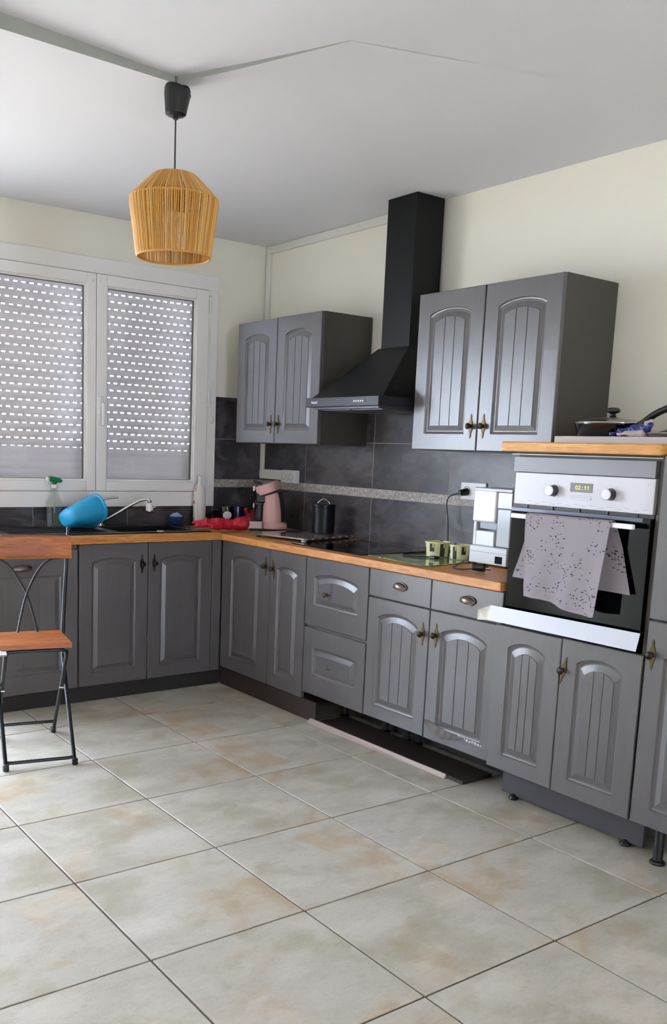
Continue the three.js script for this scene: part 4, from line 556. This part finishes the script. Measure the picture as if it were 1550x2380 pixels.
{ // green glass board
  const nz = noiseGrid(83, 64), tex = makeTexture(256, 256, (u, v) => { const f = fbm(nz, u * 6, v * 6, 4); let c = mix3(hex('#4f7a4c'), hex('#8aa57a'), smooth(0.3, 0.7, f)); const leaf = fbm(nz, u * 4 + 20, v * 4 + 7, 3); c = mix3(c, hex('#c9c24a'), smooth(0.5, 0.66, leaf)); if (Math.abs(fbm(nz, u * 5 + 40, v * 5, 2) - 0.5) < 0.02) c = mix3(c, hex('#2f4a2c'), 0.7); return c; });
  const s = new THREE.Shape(), P = [[-0.53, 1.70], [-0.565, 2.10], [-0.545, 2.13], [-0.245, 2.085], [-0.125, 2.06], [-0.115, 1.78], [-0.2, 1.752], [-0.5, 1.69]]; s.moveTo(P[0][0], -P[0][1]); for (const p of P.slice(1)) s.lineTo(p[0], -p[1]); s.closePath();
  const e = norm(new THREE.ExtrudeGeometry(s, { depth: 0.003, bevelEnabled: true, bevelThickness: 0.001, bevelSize: 0.002, bevelSegments: 2 })); e.rotateX(-Math.PI / 2); e.translate(0, WT + 0.0013, 0); { const p = e.attributes.position, uv = e.attributes.uv; for (let i = 0; i < p.count; i++) uv.setXY(i, p.getX(i) * 2.2, p.getZ(i) * 2.2); }
  tag(mesh('chopping_board', e, mat('#ffffff', 0.15, { map: tex, clearcoat: 0.6 })), 'green and yellow patterned glass board in front of the cups', 'board');
}
const MATY = WT + 0.0056;
{ // two cream pots with black print
  const tex = canvasTexture(1024, 128, (c, w, h) => { c.fillStyle = '#e3dfb4'; c.fillRect(0, 0, w, h); c.fillStyle = '#26241c'; for (let i = 0; i < 7; i++) { const x = i * 146 + 20; c.fillRect(x, 34 + (i % 2) * 8, 50, 11); c.fillRect(x + 30, 84 - (i % 2) * 6, 70, 16); } c.fillStyle = '#c9c06a'; for (let i = 0; i < 7; i++) c.fillRect(i * 146 + 90, 50, 24, 40); });
  const pot = (r, h) => lathe([[0, 0], [r * 0.86, 0], [r * 0.89, 0.003], [r * 0.97, h * 0.9], [r, h * 0.92], [r, h], [r * 0.94, h], [r * 0.92, h * 0.9], [r * 0.84, 0.005], [0, 0.005]], 44);
  const c = mat('#ffffff', 0.5, { map: tex });
  const a = thing('paper_pot', 'larger cream pot with black print on the green board', 'pot', [-0.235, MATY, 1.865]); mesh('pot', pot(0.063, 0.072), c, a);
  const b = thing('paper_pot', 'cream printed pot next to the white capsule machine', 'pot', [-0.222, MATY, 2.0], 0.8); mesh('pot', pot(0.052, 0.07), c, b);
}
{ // white capsule machine
  const w = mat('#dfe0e6', 0.3), w2 = mat('#eceef3', 0.28), g = thing('capsule_machine', 'white boxy capsule machine with grey water tank beside the oven', 'coffee machine', [-0.26, WT + 0.001, 2.1], HR), W0 = 0.222;
  mesh('base', bx(0, W0, 0.008, 0.088, -0.19, 0.012, 0.006), w, g);
  mesh('base_seam', bx(0.004, W0 - 0.004, 0.0605, 0.0625, 0.011, 0.0128, 0), mat('#8f9097', 0.5), g);
  mesh('column', bx(0.004, W0 - 0.004, 0.088, 0.335, -0.185, -0.06, 0.006), w, g);
  mesh('side_wall', bx(0.002, 0.018, 0.088, 0.2, -0.07, -0.006, 0.002), w, g);
  mesh('front_cover', bx(0.0, 0.138, 0.195, 0.34, -0.07, 0.006, 0.01), w2, g);
  mesh('lid', bx(-0.001, W0, 0.335, 0.35, -0.187, 0.004, 0.006), w, g);
  mesh('spout_block', bx(0.028, 0.13, 0.164, 0.196, -0.065, -0.018, 0.003), mat('#a9b0ba', 0.4), g);
  mesh('cup_tray', bx(0.022, 0.132, 0.088, 0.156, -0.065, 0.0, 0.006), w2, g);
  mesh('water_tank', bx(0.14, W0 - 0.003, 0.09, 0.262, -0.064, -0.002, 0.006), mat('#c3ccd4', 0.15, { transmission: 0.35, thickness: 0 }), g); mesh('tank_lid', bx(0.14, W0 - 0.001, 0.263, 0.334, -0.064, 0.0, 0.004), w, g);
  mesh('logo_plate', bx(0.156, 0.198, 0.017, 0.05, 0.0115, 0.0134, 0.001), mat('#0e0e14', 0.7, { specularIntensity: 0.3 }), g);
  for (const [x, z] of [[0.02, -0.01], [W0 - 0.02, -0.01], [0.02, -0.17], [W0 - 0.02, -0.17]]) mesh('foot', drum(0.01, -0.0008, 0.009, 0.001, 16).translate(x, 0, z), M.blackPlastic, g);
}
{ // leads
  const a = thing('power_lead', 'thin black lead with a plug in the wide wall socket', 'cable', [0, 0, 0]); mesh('cable', tube([[-0.05, 1.208, 1.815], [-0.055, 1.2, 1.785], [-0.06, 1.185, 1.752], [-0.06, 1.15, 1.738], [-0.062, 1.06, 1.755], [-0.075, 0.97, 1.775], [-0.09, 0.915, 1.79], [-0.14, MATY + 0.006, 1.79], [-0.25, MATY + 0.004, 1.782], [-0.36, MATY + 0.004, 1.775], [-0.405, MATY + 0.004, 1.815], [-0.37, MATY + 0.004, 1.87], [-0.33, MATY + 0.004, 1.93]], 0.003, 120, 8), M.blackPlastic, a); mesh('plug', merge([rod([-0.018, 1.215, 1.83], [-0.05, 1.21, 1.822], 0.019, 0.016), bx(-0.062, -0.045, 1.2, 1.222, 1.808, 1.83, 0.005)]), M.blackPlastic, a); mesh('connector', bx(-0.345, -0.31, MATY, MATY + 0.012, 1.92, 1.955, 0.003), M.blackPlastic, a);
  const b = thing('power_plug', 'black lead with a plug lying on the oak in front of the white machine', 'cable', [0, 0, 0]); mesh('cable', tube([[-0.3, WT + 0.01, 2.1], [-0.36, WT + 0.008, 2.13], [-0.42, WT + 0.0035, 2.16], [-0.475, WT + 0.0035, 2.2], [-0.49, WT + 0.0035, 2.24], [-0.485, WT + 0.006, 2.28], [-0.475, WT + 0.014, 2.32]], 0.0032, 60, 8), M.blackPlastic, b); mesh('plug', merge([rod([-0.478, WT + 0.018, 2.315], [-0.455, WT + 0.02, 2.36], 0.013, 0.019), rod([-0.46, WT + 0.024, 2.355], [-0.452, WT + 0.026, 2.38], 0.0025), rod([-0.448, WT + 0.012, 2.357], [-0.44, WT + 0.012, 2.382], 0.0025)]), M.blackPlastic, b);
}

// ---------------------------------------------------------------- on top of the oven housing
{
  tag(mesh('serving_board', bx(-0.46, -0.09, 1.4515, 1.479, 2.672, 3.45, 0.004), mat('#c9bfbb', 0.45)), 'pale grey board lying on the oven top under the pan', 'board');
  const p = thing('frying_pan', 'black frying pan with glass lid on top of the oven housing', 'pan', [-0.3, 1.4795, 2.815]);
  mesh('pan_body', lathe([[0, 0], [0.118, 0], [0.126, 0.004], [0.139, 0.046], [0.141, 0.05], [0.138, 0.05], [0.122, 0.008], [0, 0.006]], 64), mat('#0b0c14', 0.22, { clearcoat: 0.4 }), p);
  mesh('handle', (() => { const a = new THREE.CatmullRomCurve3([V3(-0.045, 0.036, 0.128), V3(-0.058, 0.05, 0.165), V3(-0.075, 0.082, 0.225), V3(-0.09, 0.105, 0.29), V3(-0.1, 0.12, 0.34)]); const t = new THREE.TubeGeometry(a, 40, 0.0125, 12); return t; })(), mat('#0c0a09', 0.5, { specularIntensity: 0.5 }), p);
  mesh('handle_bracket', rod([-0.04, 0.034, 0.122], [-0.056, 0.048, 0.16], 0.011, 0.012), M.steel, p);
  const l = mesh('lid', lathe([[0.1385, 0.053], [0.134, 0.057], [0.1, 0.068], [0.05, 0.076], [0, 0.078]], 64), mat('#e6ece6', 0.03, { transmission: 0.95, thickness: 0 }), p); mesh('lid_rim', (() => { const t = new THREE.TorusGeometry(0.139, 0.003, 10, 72); t.rotateX(Math.PI / 2); t.translate(0, 0.053, 0); return t; })(), M.chrome, l); mesh('lid_knob', lathe([[0, 0.078], [0.014, 0.078], [0.01, 0.086], [0.012, 0.092], [0.024, 0.096], [0.026, 0.104], [0.02, 0.113], [0, 0.115]], 32), M.blackPlastic, l);
  const b = thing('plastic_bag', 'crumpled blue and white plastic packet tucked beside the frying pan', 'packet', [-0.42, 1.4795, 3.0]);
  mesh('blue_part', blob([[[0, 0.012, -0.1], [0.01, 0.024, 0], 0.008, 0.018], [[0.01, 0.026, 0], [0.0, 0.034, 0.05], 0.016, 0.014]], 0.004, 0.006, 0.02, 21), mat('#1d2472', 0.3, { clearcoat: 0.4 }), b); mesh('white_part', blob([[[-0.02, 0.008, -0.06], [-0.01, 0.014, 0.03], 0.007, 0.013], [[0.01, 0.045, 0.04], [0.012, 0.052, 0.05], 0.013, 0.009]], 0.004, 0.006, 0.018, 22), mat('#b7a9a6', 0.4), b);
  tag(mesh('baking_tray', bx(-0.42, -0.14, 1.4795, 1.492, 3.045, 3.42, 0.003), mat('#2a1d1a', 0.5)), 'dark brown tray right of the plastic packet on the oven top', 'tray');
  const ct = canvasTexture(256, 256, (c, w, h) => { const R = rng(71); c.fillStyle = '#b9b9bd'; c.fillRect(0, 0, w, h); c.fillStyle = '#55555c'; for (let i = 0; i < 60; i++) c.fillRect(R() * w, R() * h, 26, 6); });
  tag(mesh('folded_cloth', sheet((u, v) => [lerp(-0.36, -0.17, v) + 0.004 * Math.sin(u * 9), 1.499 + 0.038 * Math.pow(Math.sin(Math.PI * clamp(v, 0.02, 0.98)), 0.6) * smooth(0, 0.12, u) + 0.004 * Math.sin(u * 13 + v * 8), lerp(3.055, 3.4, u)], 40, 24, 0.004), mat('#ffffff', 0.9, { map: ct })), 'folded grey cloth with dark marks at the far right on the oven top', 'cloth');
}

renderer.render(scene, camera);
